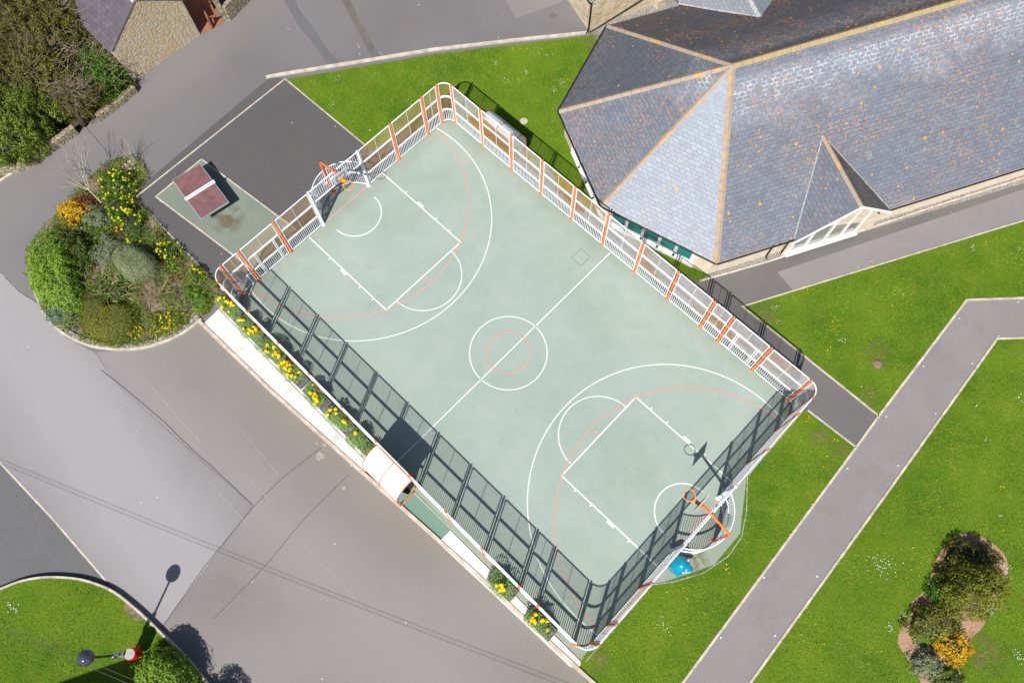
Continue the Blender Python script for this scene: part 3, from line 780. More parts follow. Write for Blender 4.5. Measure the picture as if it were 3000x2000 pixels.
# ------------------------------------------------------------------ spectator shelters
def shelter():
    t = thing('spectator_shelter', '', 'shelter')
    L = 2.1
    prof = [(0.02, 2.12), (-.18, 2.13), (-.42, 2.07), (-.66, 1.92), (-.85, 1.68), (-.96, 1.38), (-1.0, 1.0), (-1.0, .55)]
    prof = [(p.x, p.y) for p in smooth_poly([(a, c, 0) for a, c in prof], 4)]
    b = MB()
    for i in range(len(prof) - 1):
        (a, z), (c, z2) = prof[i], prof[i + 1]
        b.face([(0, a, z), (L, a, z), (L, c, z2), (0, c, z2)])
        b.face([(0, a, z - .008), (0, c, z2 - .008), (L, c, z2 - .008), (L, a, z - .008)])
    b.build('roof', M['poly'], t, True)
    full = prof + [(-1.0, .02)]
    for x in (0, L / 2, L):
        r = MB(); r.tube([(x, a, z + .012) for a, z in full], .022, 7); r.build('roof_rib', M['orange'], t, True)
    r = MB(); r.tube([(0, .03, 2.13), (L, .03, 2.13)], .03, 8); r.build('roof_rail', M['orange'], t)
    r = MB(); r.tube([(0, -1.0, .54), (L, -1.0, .54)], .02, 6); r.build('roof_rail', M['orange'], t)
    b = MB(); lo = [p for p in prof if p[1] < 2.0]
    for x in (.01, L - .01):
        pts = [(x, p[0] + .02, p[1] - .02) for p in lo] + [(x, -.45, .55)]
        b.face(pts)
    b.build('end_panel', M['polyg'], t)
    b = MB()
    for x in (0.02, L - .02): b.tube([(x, -1.0, .04), (x, -.6, .05), (x, -.28, .05), (x, -.28, .45), (x, -.05, .45)], .026, 7)
    b.build('seat_frame', M['orange'], t)
    b = MB(); b.box((L / 2, -.42, .46), (L - .1, .32, .04)); b.build('seat', M['black'], t)
    return t
s1 = shelter(); s1.location = CT(-.58, -7.19, .016); s1.rotation_euler = (0, 0, YAW)
tag(s1, 'curved white roofed spectator shelter between the flower planters and the car park', 'shelter', 'curved shelters outside the court fence')
s2 = copy_tree(s1); s2.location = CT(-6.72, 7.2, .022); s2.rotation_euler = (0, 0, YAW + math.pi)
tag(s2, 'curved shelter on the lawn near the slate roofed building, seen through the mesh', 'shelter')

# ------------------------------------------------------------------ table tennis table
q = [Vector((-16.46, 20.81, 0)), Vector((-15.06, 21.80, 0)), Vector((-13.50, 19.54, 0)), Vector((-14.82, 18.61, 0))]
c = sum(q, Vector()) / 4; ang = math.atan2(q[3].y - q[0].y, q[3].x - q[0].x)
t = thing('table_tennis_table', 'maroon outdoor table tennis table with a metal net on green pad', 'table', (c.x, c.y, .012), ang)
b = MB(); b.box((0, 0, .70), (2.76, 1.56, .10)); o = b.build('tabletop', [M['tabside'], M['maroon']], t)
b = MB(); b.box((0, 0, .7535), (2.70, 1.50, .006)); b.build('playing_surface', M['maroon'], t)
b = MB()
for x in (-.8, .8):
    b = MB(); b.prism([(x - .09, -.5), (x + .09, -.5), (x + .09, .5), (x - .09, .5)], 0, .65); b.build('leg', M['tabside'], t)
b = MB(); b.box((0, 0, .83), (.02, 1.66, .15)); b.box((0, 0, .762), (.11, 1.64, .012)); b.box((0, 0, .905), (.05, 1.66, .012)); b.build('net', M['steel'], t)
sheet('worn_patch', smooth_poly(AZ([(1900, 300), (2060, 260), (2260, 300), (2300, 430), (2200, 540), (2040, 640), (1900, 620), (1850, 480)], 0, 500, .3189), 3, True), .0155, M['stain'])

# ------------------------------------------------------------------ foliage helpers
def star(poly):
    P = np.array([[p[0], p[1]] for p in poly]); c = P.mean(0); d = P - c
    th = np.arctan2(d[:, 1], d[:, 0]); r = np.hypot(d[:, 0], d[:, 1]); o = np.argsort(th); th, r = th[o], r[o]
    th = np.concatenate([th - 2 * np.pi, th, th + 2 * np.pi]); r = np.tile(r, 3)
    return c, lambda a: np.interp((a + np.pi) % (2 * np.pi) - np.pi, th, r)
def leaves(P, Nn, size, rng, aspect=.45, lift=.45, curl=0):
    n = len(P)
    rnd = rng.normal(size=(n, 3)); t = rnd - (rnd * Nn).sum(1)[:, None] * Nn * (1 - lift)
    t /= np.linalg.norm(t, axis=1)[:, None] + 1e-9
    s_ = np.cross(Nn + rng.normal(size=(n, 3)) * .45, t); s_ /= np.linalg.norm(s_, axis=1)[:, None] + 1e-9
    L = size * rng.uniform(.6, 1.35, n)[:, None]; W = L * aspect
    V_ = np.stack([P - t * L / 2, P + s_ * W / 2 + t * L * .05, P + t * L / 2, P - s_ * W / 2 + t * L * .05], 1)
    return V_.reshape(-1, 3)
def fbm(x, y, rng_seed, sc):
    r = np.random.default_rng(rng_seed); out = 0
    for k in range(7):
        a = r.uniform(0, 2 * np.pi); f = sc * r.uniform(.6, 1.9); ph = r.uniform(0, 6.28)
        out = out + np.sin((x * np.cos(a) + y * np.sin(a)) * f * 2 * np.pi + ph)
    return out / 4.5
def dome(poly, h, n, seed, power=3.0, rough=.16, base=.02, gap=0.0, wobble=.12, depth=.22):
    c, rf = star(poly); rng = np.random.default_rng(seed)
    th = rng.uniform(0, 2 * np.pi, n); rho = np.sqrt(rng.uniform(0, 1, n)) * 1.0
    Rr = rf(th) * (1 + wobble * fbm(np.cos(th) * 1.5, np.sin(th) * 1.5, seed + 5, 1.2))
    # share of leaves on the flanks
    fl = rng.uniform(0, 1, n) < .25; rho[fl] = rng.uniform(.93, 1.02, fl.sum())
    x = c[0] + Rr * rho * np.cos(th); y = c[1] + Rr * rho * np.sin(th)
    prof = np.clip(1 - rho ** power, 0, 1) ** .55
    cl = fbm(x, y, seed + 9, 1.4) * rough + fbm(x, y, seed + 11, 3.2) * rough * .5
    z = h * prof * (1 + cl) + base
    z[fl] = base + h * rng.uniform(.02, .6, fl.sum())
    z -= rng.exponential(depth * .35, n).clip(0, h * .6) * (~fl)
    z = np.maximum(z, base + .01)
    nx = np.cos(th) * rho ** (power - 1) * 1.4; ny = np.sin(th) * rho ** (power - 1) * 1.4
    Nn = np.stack([nx, ny, np.full(n, .75)], 1); Nn[fl, 2] = .15
    Nn /= np.linalg.norm(Nn, axis=1)[:, None]
    P = np.stack([x, y, z], 1)
    if gap:
        keep = (fbm(x, y, seed + 3, 2.2) + rng.normal(size=n) * .25) > -1.15 + gap
        P, Nn = P[keep], Nn[keep]
    return P, Nn, c, rf, rng
def hull(poly, h, seed, power, mat, parent, base, sc=.86):
    c, rf = star(poly); b = MB(); n = 28; rings = [(.98, .0), (1.0, .35), (.93, .62), (.75, .86), (.45, .97), (.12, 1.0)]
    for rr, zz in rings:
        for k in range(n):
            a = -math.pi + 2 * math.pi * k / n; r_ = float(rf(np.array([a]))[0]) * rr * sc * (1 + .05 * math.sin(3 * a + seed))
            b.v.append((c[0] + r_ * math.cos(a), c[1] + r_ * math.sin(a), base + h * zz * (sc - .08 if sc > .8 else .55)))
    for i in range(len(rings) - 1):
        for k in range(n):
            k2 = (k + 1) % n; b.f.append([i * n + k, i * n + k2, (i + 1) * n + k2, (i + 1) * n + k]); b.mi.append(0); b.uv.append(None)
    b.f.append([(len(rings) - 1) * n + k for k in range(n)]); b.mi.append(0); b.uv.append(None)
    return b.build('inner_branches', mat, parent, True)  # solid filler behind the leaves; its dark colour stands for crown shade
HEADS = {}
def flower_head(b, c, r, rg):
    for _ in range(26):
        a = rg.uniform(0, 6.283); el = rg.uniform(-.1, 1.5); d = Vector((math.cos(a) * math.cos(el), math.sin(a) * math.cos(el), math.sin(el)))
        p = Vector(c) + d * r * rg.uniform(.6, 1.0); s_ = d.cross(Vector((rg.uniform(-1, 1), rg.uniform(-1, 1), 1))).normalized() * r * .36; t_ = d.cross(s_).normalized() * r * .36
        b.face([p - s_, p + t_, p + s_, p - t_])
def shrub(name, label, cat, poly, h, mat, size=.09, dens=420, seed=1, power=3.0, rough=.16, base=.02, gap=0.0, group=None, aspect=.45, inner='dark', wobble=.1, lift=.45, flowers=None, twigs=None, grow=1.07):
    g_ = Vector((sum(p[0] for p in poly) / len(poly), sum(p[1] for p in poly) / len(poly), 0)); poly = [g_ + (Vector((p[0], p[1], 0)) - g_) * grow for p in poly]
    c, rf = star(poly); area = 0
    for i in range(len(poly)):
        j = (i + 1) % len(poly); area += poly[i][0] * poly[j][1] - poly[j][0] * poly[i][1]
    area = abs(area) / 2; n = int(area * dens * (1 + .5 * h))
    t = thing(name, label, cat, (0, 0, 0), 0, group)
    if rough < .1:
        P, Nn, c, rf, rng = dome(poly, h, n, seed, power, rough, base, gap, wobble)
    else:
        n0 = int(n * .62); P0, N0, c, rf, rng = dome(poly, h * .9, n0, seed, power, rough * 1.2, base, gap, wobble)
        m = max(14, int(area * 15)); Pc, Nc, _, _, _ = dome(poly, h * .84, m, seed + 1, power, rough * 1.3, base, 0, wobble, .3)
        rr = rng.uniform(.10, .23, m) * min(1.3, .6 + h * .35) * min(1, .55 + area * .3); Pc[:, 2] = np.maximum(Pc[:, 2] - rr * .25, base + .03)
        k = rng.choice(m, n, p=rr ** 2 / (rr ** 2).sum())
        d = rng.normal(size=(n, 3)); d[:, 2] = np.abs(d[:, 2]) * 1.1 - .25; d /= np.linalg.norm(d, axis=1)[:, None]
        P = Pc[k] + d * rr[k][:, None] * rng.uniform(.55, 1.12, n)[:, None]; P[:, 2] = np.maximum(P[:, 2], base + .02)
        P = np.concatenate([P0, P]); Nn = np.concatenate([N0, d])
    tri_mesh('foliage', leaves(P, Nn, size, rng, aspect, lift), None, mat, t)
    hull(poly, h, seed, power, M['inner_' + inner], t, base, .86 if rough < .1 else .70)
    if flowers:
        fm, cnt, fs = flowers; Pf, Nf, _, _, rg = dome(poly, h * 1.04, cnt, seed + 77, power, rough, base, 0, wobble, .02)
        for q_ in Pf:
            if fm.name not in HEADS:
                hb = MB(); flower_head(hb, (0, 0, 0), 1.0, random.Random(8)); HEADS[fm.name] = ho = hb.build('flower_head', fm, t)
            else: ho = HEADS[fm.name].copy(); COL.objects.link(ho); ho.parent = t
            k = fs * rg.uniform(.40, .68); ho.location = q_; ho.scale = (k, k, k * .7); ho.rotation_euler = (rg.uniform(-.3, .3), rg.uniform(-.3, .3), rg.uniform(0, 6.28))
    if twigs: add_twigs(t, poly, h, *twigs, seed=seed, base=base)
    return t
def add_twigs(t, poly, h, cnt, ln, mat, seed=0, base=.02):
    rg = random.Random(seed); c, rf = star(poly); b = MB()
    for _ in range(cnt):
        a = rg.uniform(-math.pi, math.pi); rr = math.sqrt(rg.random()) * .95; r_ = float(rf(np.array([a]))[0]) * rr
        p = Vector((c[0] + r_ * math.cos(a), c[1] + r_ * math.sin(a), base + h * (1 - rr ** 3) ** .5 * .9 + .05))
        d = Vector((math.cos(a) * rr + rg.uniform(-.6, .6), math.sin(a) * rr + rg.uniform(-.6, .6), rg.uniform(.05, .6))).normalized()
        pts = [p]
        for k in range(3):
            d = (d + Vector((rg.uniform(-.35, .35), rg.uniform(-.35, .35), rg.uniform(-.25, .2)))).normalized()
            pts.append(pts[-1] + d * ln * rg.uniform(.6, 1.2) / 3)
        b.tube(pts, .011, 3, cap=False, r2=.003)
    b.build('twigs', mat, t)
M['inner_dark'] = simple('crown_shade_fill', (.03, .038, .015), .95, var=.4, scale=5)  # filler tones kept darker than the leaves, crown shade painted in
M['inner_olive'] = simple('olive_crown_fill', (.07, .075, .02), .95, var=.3, scale=5)
M['inner_green'] = simple('green_crown_fill', (.05, .10, .015), .95, var=.3, scale=5)
M['inner_grey'] = simple('grey_green_crown_fill', (.09, .11, .06), .95, var=.3, scale=5)

Z1 = lambda pts, h: AZ(pts, 80, 480, 340 / 969, h * .55)
Z2 = lambda pts, h: AZ(pts, 300, 640, 360 / 1485, h * .55)
ZB = lambda pts, h: AZ(pts, 0, 0, .3189, h)
ZD = lambda pts, h: AZ(pts, 2600, 1550, 400 / 1394, h * .55)
Z5 = lambda pts, h: AZ(pts, 0, 1500, .3189, h)

# --- round planted island
BED = AF([(463, 735), (440, 750), (400, 775), (340, 795), (280, 803), (220, 797), (170, 780), (130, 752), (100, 715), (80, 665), (68, 600), (74, 556), (105, 515), (150, 470), (195, 420), (235, 385), (275, 365), (300, 358), (330, 375), (345, 410), (312, 452), (400, 555), (505, 658), (497, 695)])
sheet('flower_bed', BED, .03, M['soil'])
kerbline = smooth_poly(AF([(463, 733), (440, 752), (400, 776), (340, 797), (280, 803), (220, 797), (170, 780), (130, 752), (100, 715), (80, 665)]), 4)
strip('kerb', kerbline, .12, .08, M['kerb'], 0)
L_, R_2 = strip_pts(kerbline, .62)
inn = L_ if (L_[10] - Vector((*BED[10][:2], 0))).length < 1e9 and abs(L_[12].y) > 0 and (sum(((L_[12] - at(270 * F, 600 * F)).length, ))) < (R_2[12] - at(270 * F, 600 * F)).length else R_2
strip('low_stone_edging', [((Vector((p.x, p.y, 0)) * .5 + Vector((kerbline[i].x, kerbline[i].y, 0)) * .5)) for i, p in enumerate(inn)], .22, .14, M['edgestone'], 0)
W = thing
shrub('hedge_shrub', 'big clipped bright green shrub at the road side of the planted island', 'shrub', Z1([(40, 650), (200, 590), (310, 640), (365, 760), (380, 900), (410, 1040), (420, 1200), (300, 1190), (150, 1150), (60, 1020), (20, 880), (15, 740)], 1.1), 1.25, LF['bright'], .085, 900, 11, 5, .07, inner='green')
shrub('evergreen_shrub', 'dark green shrub between the bright clipped shrub and the golden shrub', 'shrub', Z1([(240, 490), (460, 500), (500, 600), (540, 740), (500, 860), (420, 960), (360, 1000), (380, 850), (330, 680), (220, 590)], .9), 1.05, LF['dark'], .10, 560, 12, 3, .3, gap=.25)
shrub('golden_shrub', 'golden yellow shrub at the top left of the planted island', 'shrub', Z1([(300, 330), (400, 285), (480, 320), (500, 380), (450, 470), (370, 500), (285, 465)], .8), .9, LF['gold'], .11, 640, 13, 3, .22, aspect=.3)
shrub('photinia_shrub', 'red leaved shrub behind the golden shrub', 'shrub', Z1([(390, 290), (470, 262), (560, 310), (600, 360), (520, 390), (450, 350)], .6), .75, LF['red'], .09, 380, 14, 3, .2)
shrub('euphorbia', 'lime flowered spurge clump at the pointed top of the planted island', 'shrub', Z1([(600, 160), (690, 75), (800, 70), (880, 130), (870, 220), (770, 270), (640, 240)], .8), .95, LF['ivy'], .09, 420, 15, 3, .2, flowers=(LF['lime'], 46, .13))
shrub('euphorbia', 'lime flowered spurge clump in the middle right of the planted island', 'shrub', Z1([(620, 260), (760, 235), (830, 270), (860, 400), (960, 480), (985, 600), (900, 680), (800, 560), (720, 460), (660, 380)], .7), .8, LF['ivy'], .09, 340, 16, 3, .2, flowers=(LF['lime'], 62, .13))
shrub('sage_shrub', 'small grey green shrub next to the red leaved shrub', 'shrub', Z1([(460, 420), (560, 365), (640, 360), (690, 440), (620, 520), (520, 545), (470, 500)], .7), .85, LF['silver'], .085, 640, 17, 3, .2, inner='grey')
shrub('ground_shrub', 'low mid green shrub in the centre of the planted island', 'shrub', Z1([(490, 545), (620, 525), (720, 520), (740, 580), (620, 640), (540, 700), (500, 620)], .5), .55, LF['yellowgreen'], .08, 520, 18, 3, .2)
shrub('rosemary_shrub', 'grey green rosemary like shrub left of the clipped grey dome', 'shrub', Z1([(600, 620), (700, 575), (810, 590), (830, 660), (720, 760), (650, 840), (600, 900), (545, 860), (535, 750)], .7), .85, LF['silver'], .08, 640, 19, 3, .24, inner='grey', aspect=.3)
shrub('clipped_dome_shrub', 'smooth clipped grey green dome shrub in the planted island', 'shrub', Z2([(120, 500), (140, 430), (200, 370), (330, 332), (440, 360), (540, 420), (640, 520), (690, 620), (600, 700), (480, 730), (360, 740), (260, 680), (170, 590)], 1.0), 1.2, LF['grey'], .045, 2400, 20, 4, .03, inner='grey', wobble=.02, lift=.2)
shrub('clipped_olive_shrub', 'low clipped olive green mound at the kerb of the planted island', 'shrub', Z1([(470, 1080), (560, 1110), (680, 1200), (800, 1170), (890, 1200), (895, 1330), (840, 1440), (740, 1480), (620, 1480), (500, 1400), (430, 1260), (440, 1140)], .6), .75, LF['olive'], .05, 1900, 21, 4, .05, inner='olive', wobble=.03, lift=.3)
shrub('tangled_shrub', 'yellow green leafy shrub with dry stems above the clipped olive mound', 'shrub', Z1([(480, 960), (640, 900), (780, 1000), (880, 1060), (860, 1150), (700, 1190), (580, 1100), (500, 1060)], .5), .6, LF['yellowgreen'], .08, 420, 22, 3, .3, gap=.2, twigs=(90, .5, M['twig']))
shrub('silver_shrub', 'silver blue low shrub below the big clipped bright green shrub', 'shrub', Z1([(90, 1080), (180, 1160), (300, 1200), (420, 1230), (440, 1330), (360, 1390), (260, 1330), (160, 1240), (95, 1140)], .35), .42, LF['blue'], .08, 640, 23, 3, .3, inner='grey')
shrub('yellow_flowers', 'mat of golden yellow flowers beside the corner of the island kerb', 'flowers', Z2([(610, 1160), (740, 1150), (900, 1150), (1020, 1160), (1000, 1270), (900, 1320), (780, 1380), (640, 1420), (560, 1390), (600, 1280)], .2), .25, LF['ivy'], .07, 360, 24, 3, .3, flowers=(LF['yellow'], 96, .09), inner='green')
shrub('yellow_flowers', 'small patch of yellow flowers between the olive mound and the larger yellow mat', 'flowers', Z2([(270, 1350), (340, 1310), (450, 1300), (500, 1350), (450, 1410), (350, 1450), (290, 1410)], .2), .22, LF['ivy'], .07, 360, 25, 3, .3, flowers=(LF['yellow'], 40, .09), inner='green')
shrub('leafy_clump', 'bright strappy green clump at the right corner of the planted island', 'plant', Z2([(1090, 900), (1180, 850), (1270, 880), (1290, 980), (1230, 1100), (1180, 1170), (1080, 1120), (1120, 1000)], .4), .5, LF['bright'], .16, 420, 26, 2.5, .25, aspect=.16, lift=.9, inner='green')
shrub('leafy_clump', 'darker rounded green clump left of the bright strappy clump', 'plant', Z2([(960, 820), (1040, 760), (1110, 800), (1120, 890), (1060, 980), (980, 960)], .4), .5, LF['ivy'], .14, 420, 27, 2.5, .2, aspect=.16, lift=.9, inner='green')
shrub('euphorbia', 'lime flowered spurge near the edging right of the clipped grey dome', 'shrub', Z2([(620, 350), (760, 300), (900, 320), (940, 400), (870, 480), (760, 470), (660, 430)], .5), .6, LF['ivy'], .09, 380, 28, 3, .2, flowers=(LF['lime'], 30, .13))
shrub('euphorbia', 'pale lime spurge by the edging above the strappy clumps', 'shrub', Z2([(1040, 620), (1110, 570), (1200, 620), (1230, 700), (1150, 760), (1060, 720)], .5), .55, LF['yellowgreen'], .09, 420, 29, 3, .2, flowers=(LF['lime'], 18, .11))
shrub('red_leaved_plant', 'small dark red leaved plant right of the clipped grey dome', 'plant', Z2([(740, 480), (780, 500), (790, 600), (760, 640), (725, 610)], .5), .5, LF['red'], .08, 420, 30, 3, .3)
shrub('red_leaved_plant', 'pair of dark red rosettes above the bare pinkish twigs', 'plant', Z2([(810, 650), (880, 640), (990, 660), (990, 730), (900, 710), (840, 730)], .4), .4, LF['red'], .08, 380, 31, 3, .3)
shrub('red_leaved_plant', 'red leaved plant between the lime spurge and the grey green shrubs', 'plant', Z1([(690, 500), (760, 520), (830, 540), (830, 600), (800, 620), (740, 570)], .4), .45, LF['red'], .08, 320, 32, 3, .3)
shrub('bronze_grass', 'bronze grassy tufts along the playground edging of the island', 'plant', Z2([(560, 140), (640, 130), (740, 220), (800, 330), (720, 330), (640, 250)], .3), .35, LF['brown'], .15, 380, 33, 3, .3, aspect=.12, lift=.9, inner='olive')
shrub('bronze_grass', 'bronze grassy tuft between the lime spurge and strappy clumps', 'plant', Z2([(850, 460), (950, 440), (1000, 500), (960, 560), (870, 540)], .3), .35, LF['brown'], .15, 380, 34, 3, .3, aspect=.12, lift=.9, inner='olive')
shrub('leafy_clump', 'fresh green leafy plant under the red leaved plant beside the grey dome', 'plant', Z2([(790, 480), (860, 500), (900, 590), (840, 640), (790, 600)], .35), .4, LF['bright'], .1, 420, 35, 3, .2, inner='green')
# low ground cover through the bed
pts = []; xs = np.array([p.x for p in BED]); ys = np.array([p.y for p in BED])
gx = RNG.uniform(xs.min(), xs.max(), 90000); gy = RNG.uniform(ys.min(), ys.max(), 90000)
k_ = inside(BED, gx, gy) & (fbm(gx, gy, 3, .8) + RNG.normal(size=90000) * .3 > -.35); gx, gy = gx[k_], gy[k_]
Nn = np.tile([0, 0, 1.0], (len(gx), 1)); P = np.stack([gx, gy, .04 + RNG.uniform(0, 1, len(gx)) * (.10 + .22 * (fbm(gx, gy, 8, .9) + 1).clip(0, 2))], 1)
tag(tri_mesh('ground_cover', leaves(P, Nn, .085, RNG, .4, .6), None, LF['mixed']), 'low mixed green ground cover between the shrubs of the planted island', 'ground cover', kind='stuff')
# spiky phormium
def spiky(label, c, h, cnt, bias, seed):
    t = thing('spiky_plant', label, 'plant', (c.x, c.y, .03)); rg = random.Random(seed); b = MB()
    for _ in range(cnt):
        a = bias + rg.gauss(0, 1.1); ln = h * rg.uniform(.7, 1.2); el = rg.uniform(.2, 1.2)
        d = Vector((math.cos(a) * math.cos(el), math.sin(a) * math.cos(el), math.sin(el))); s_ = Vector((-math.sin(a), math.cos(a), 0)) * .03
        prev = Vector((rg.uniform(-.06, .06), rg.uniform(-.06, .06), 0)); w0 = 1.0
        for k in range(4):
            nx = prev + d * ln / 4; w1 = 1 - (k + 1) / 4.2
            b.face([prev - s_ * w0, prev + s_ * w0, nx + s_ * w1, nx - s_ * w1]); prev = nx; w0 = w1
            d = (d + Vector((0, 0, -.22))).normalized()
    b.build('strap_leaves', LF['blade'], t); return t
spiky('spiky strap leaved plant in front of the clipped grey dome', Z2([(310, 790)], 0)[0], 1.15, 70, math.pi * .75, 5)
# bare shrubs and tree: recursive branches
def branches(b, p, d, ln, r, depth, rg, spread=.6, kids=3, up=.1):
    pts = [p]; dd = d.copy()
    for k in range(4):
        dd = (dd + Vector((rg.uniform(-.18, .18), rg.uniform(-.18, .18), rg.uniform(-.1, .16)))).normalized()
        pts.append(pts[-1] + dd * ln / 4)
    b.tube(pts, r, 5 if r > .015 else 3, cap=False, r2=r * .45)
    if depth == 0: return
    for _ in range(kids):
        q = pts[rg.choice((2, 3, 4, 4))]
        nd = (dd + Vector((rg.uniform(-spread, spread), rg.uniform(-spread, spread), rg.uniform(-spread * .5, spread * .6) + up))).normalized()
        branches(b, q, nd, ln * rg.uniform(.55, .85), r * .5, depth - 1, rg, spread, kids, up)
rg = random.Random(3)
base = Z1([(640, 345)], 0)[0]
t = thing('bare_tree', 'small leafless tree leaning out over the road from the planted island', 'tree', (base.x, base.y, .03))
b = MB(); b.tube([(0, 0, 0), (-.12, .12, .5), (-.28, .3, 1.0)], .05, 8, r2=.035); b.build('trunk', M['bark'], t)
b = MB()
for d in ((-.9, .55, .35), (-.35, .9, .55), (-1, .15, .3), (-.2, .5, .9), (.1, .7, .6)):
    branches(b, Vector((-.26, .28, .95)), Vector(d).normalized(), 1.25, .024, 3, rg, .55, 3)
b.build('branches', M['bark'], t)
base = at(405, 480)
t = thing('bare_shrub', 'thin leafless shrub casting a branched shadow at the pointed tip of the island', 'shrub', (base.x, base.y, .03))
b = MB()
for a in range(7): branches(b, Vector((rg.uniform(-.2, .2), rg.uniform(-.2, .2), 0)), Vector((rg.uniform(-.3, .35), rg.uniform(-.1, .5), 1)).normalized(), .8, .014, 2, rg, .45, 3)
b.build('branches', M['bark'], t)
base = Z2([(690, 950)], 0)[0]
t = thing('bare_shrub', 'dense tangle of bare pinkish twigs in the planted island', 'shrub', (base.x, base.y, .03))
b = MB()
for a in range(34):
    an = rg.uniform(0, 6.28); branches(b, Vector((rg.uniform(-.25, .25), rg.uniform(-.25, .25), 0)), Vector((math.cos(an), math.sin(an), rg.uniform(.4, 1.4))).normalized(), .55, .013, 2, rg, .8, 3, 0)
b.build('branches', M['twig'], t)
# rock pile at tip
ro = thing('rock_pile', 'heap of tan rocks at the pointed tip of the planted island', 'rocks', (*at(390, 490)[:2], .03))
rr_ = random.Random(9)
def rock(px, py, s_, mat, z=.0):
    c = at(px, py); b = MB(); sc = [rr_.uniform(.7, 1.2) * s_, rr_.uniform(.6, 1.0) * s_, s_ * .55]; n = 7; a0 = rr_.uniform(0, 3)
    prof = [(.75, 0), (1.0, .35), (.8, .8), (.4, 1)]
    vs = []
    for r_, zz in prof:
        for k in range(n):
            a = a0 + 6.283 * k / n; j = rr_.uniform(.85, 1.12); vs.append((sc[0] * r_ * j * math.cos(a), sc[1] * r_ * j * math.sin(a), sc[2] * zz))
    fs = [(i * n + k, i * n + (k + 1) % n, (i + 1) * n + (k + 1) % n, (i + 1) * n + k) for i in range(3) for k in range(n)] + [tuple(3 * n + k for k in range(n))]
    b.idx(vs, fs); o = b.build('rock', mat, ro); o.location = (c.x - ro.location.x, c.y - ro.location.y, z)
M['rock'] = simple('tan_rock', (.36, .29, .20), .9, var=.35, scale=5)
M['rockw'] = simple('pale_rock', (.6, .52, .44), .9, var=.2, scale=5)
for x, y, s_, m in ((368, 464, .12, 'rockw'), (381, 497, .09, 'rockw'), (380, 475, .11, 'rock'), (392, 484, .12, 'rock'), (400, 478, .1, 'rock'), (406, 490, .09, 'rock'), (396, 494, .09, 'rock'), (370, 484, .1, 'rock'), (358, 480, .1, 'rock'), (350, 488, .09, 'rock'), (362, 490, .09, 'rock'), (345, 494, .09, 'rock'), (406, 500, .07, 'rockw')):
    rock(x, y, s_, M[m], 0.0 if s_ < .12 else .02)

sheet('bare_soil', [Vector((-60, 22, 0)), Vector((-25, 22.1, 0)), Vector((-23.1, 23.3, 0)), Vector((-21.9, 24.5, 0)), Vector((-20.2, 26, 0)), Vector((-19.3, 27.2, 0)), Vector((-22, 40, 0)), Vector((-60, 60, 0))], .025, M['leaflitter'])
# --- trees and shrubs top left
shrub('large_shrub', 'bright green rounded shrub behind the stone garden wall', 'shrub', ZB([(-200, 900), (60, 830), (300, 800), (520, 820), (600, 900), (480, 1000), (400, 1050), (360, 1180), (270, 1310), (60, 1400), (-200, 1400)], 1.3), 2.4, LF['hedge'], .11, 950, 41, 3, .22, wobble=.12)
shrub('large_shrub', 'twiggy brown green shrub above the bright rounded shrub', 'shrub', ZB([(-200, 480), (100, 420), (400, 430), (700, 480), (860, 680), (760, 900), (500, 920), (200, 900), (-200, 980)], 1.6), 2.9, LF['dull'], .10, 700, 42, 2.6, .25, gap=.1, twigs=(380, .8, M['twigb']))
shrub('large_shrub', 'tall brown twigged thicket at the top left beside the purple slate roof', 'shrub', ZB([(-300, -300), (300, -320), (820, -150), (860, 100), (880, 380), (700, 500), (300, 450), (-300, 500)], 2.0), 3.3, LF['dull'], .10, 640, 43, 2.6, .25, gap=.15, twigs=(560, .9, M['twigb']))
shrub('ivy_shrub', 'deep green ivy mound against the stone gable end', 'shrub', ZB([(840, 420), (960, 450), (1080, 600), (1150, 700), (1080, 800), (980, 850), (840, 830), (760, 700), (760, 540)], 1.0), 2.1, LF['ivy'], .10, 620, 44, 3, .2, gap=.1, twigs=(160, .9, M['twigb']))
shrub('overhanging_shrub', 'dark olive shrub leaning over the broken end of the garden wall', 'shrub', ZB([(560, 880), (720, 860), (860, 850), (820, 920), (720, 980), (620, 960)], 1.2), 2.3, LF['dull'], .10, 320, 45, 3, .3, gap=.2, twigs=(220, .8, M['twigb']))
# garden walls
gw = [Vector((-27.6, 21.6, 0)), Vector((-25.05, 22.05, 0)), Vector((-24.04, 22.44, 0)), Vector((-23.12, 23.25, 0)), Vector((-22.0, 24.3, 0))]
def wall_thing(name, label, pts, wd, h, mat):
    o = strip(name, pts, wd, h, mat, 0, kind='x'); del o['kind']; return tag(o, label, 'wall')
wall_thing('garden_wall', 'curving low sandstone garden wall below the bright green shrub', smooth_poly(gw, 4), .30, .5, M['drystone'])
wall_thing('garden_wall', 'mossy sandstone wall stub between the tree trunk and the gable end', [Vector((-21.0, 25.0, 0)), Vector((-20.1, 25.85, 0)), Vector((-19.3, 26.75, 0))], .28, .42, M['drystone'])
base = at(250, 366)
t = thing('tree_stump', 'dark leaning tree trunk standing in the gap of the garden wall', 'trunk', (base.x, base.y, 0))
b = MB(); b.tube([(0, 0, 0), (.02, .05, .5), (-.05, .1, 1.1), (-.12, .16, 1.6)], .16, 9, r2=.09); b.build('trunk', M['trunk'], t, True)
b = MB(); b.lathe([(.34, 0), (.34, .1), (.30, .12)], n=18); o = b.build('drain_cover', M['planter'])
o.location = (*at(255, 330, 0)[:2], .0); tag(o, 'dark rounded stone step beside the leaning tree trunk', 'step')

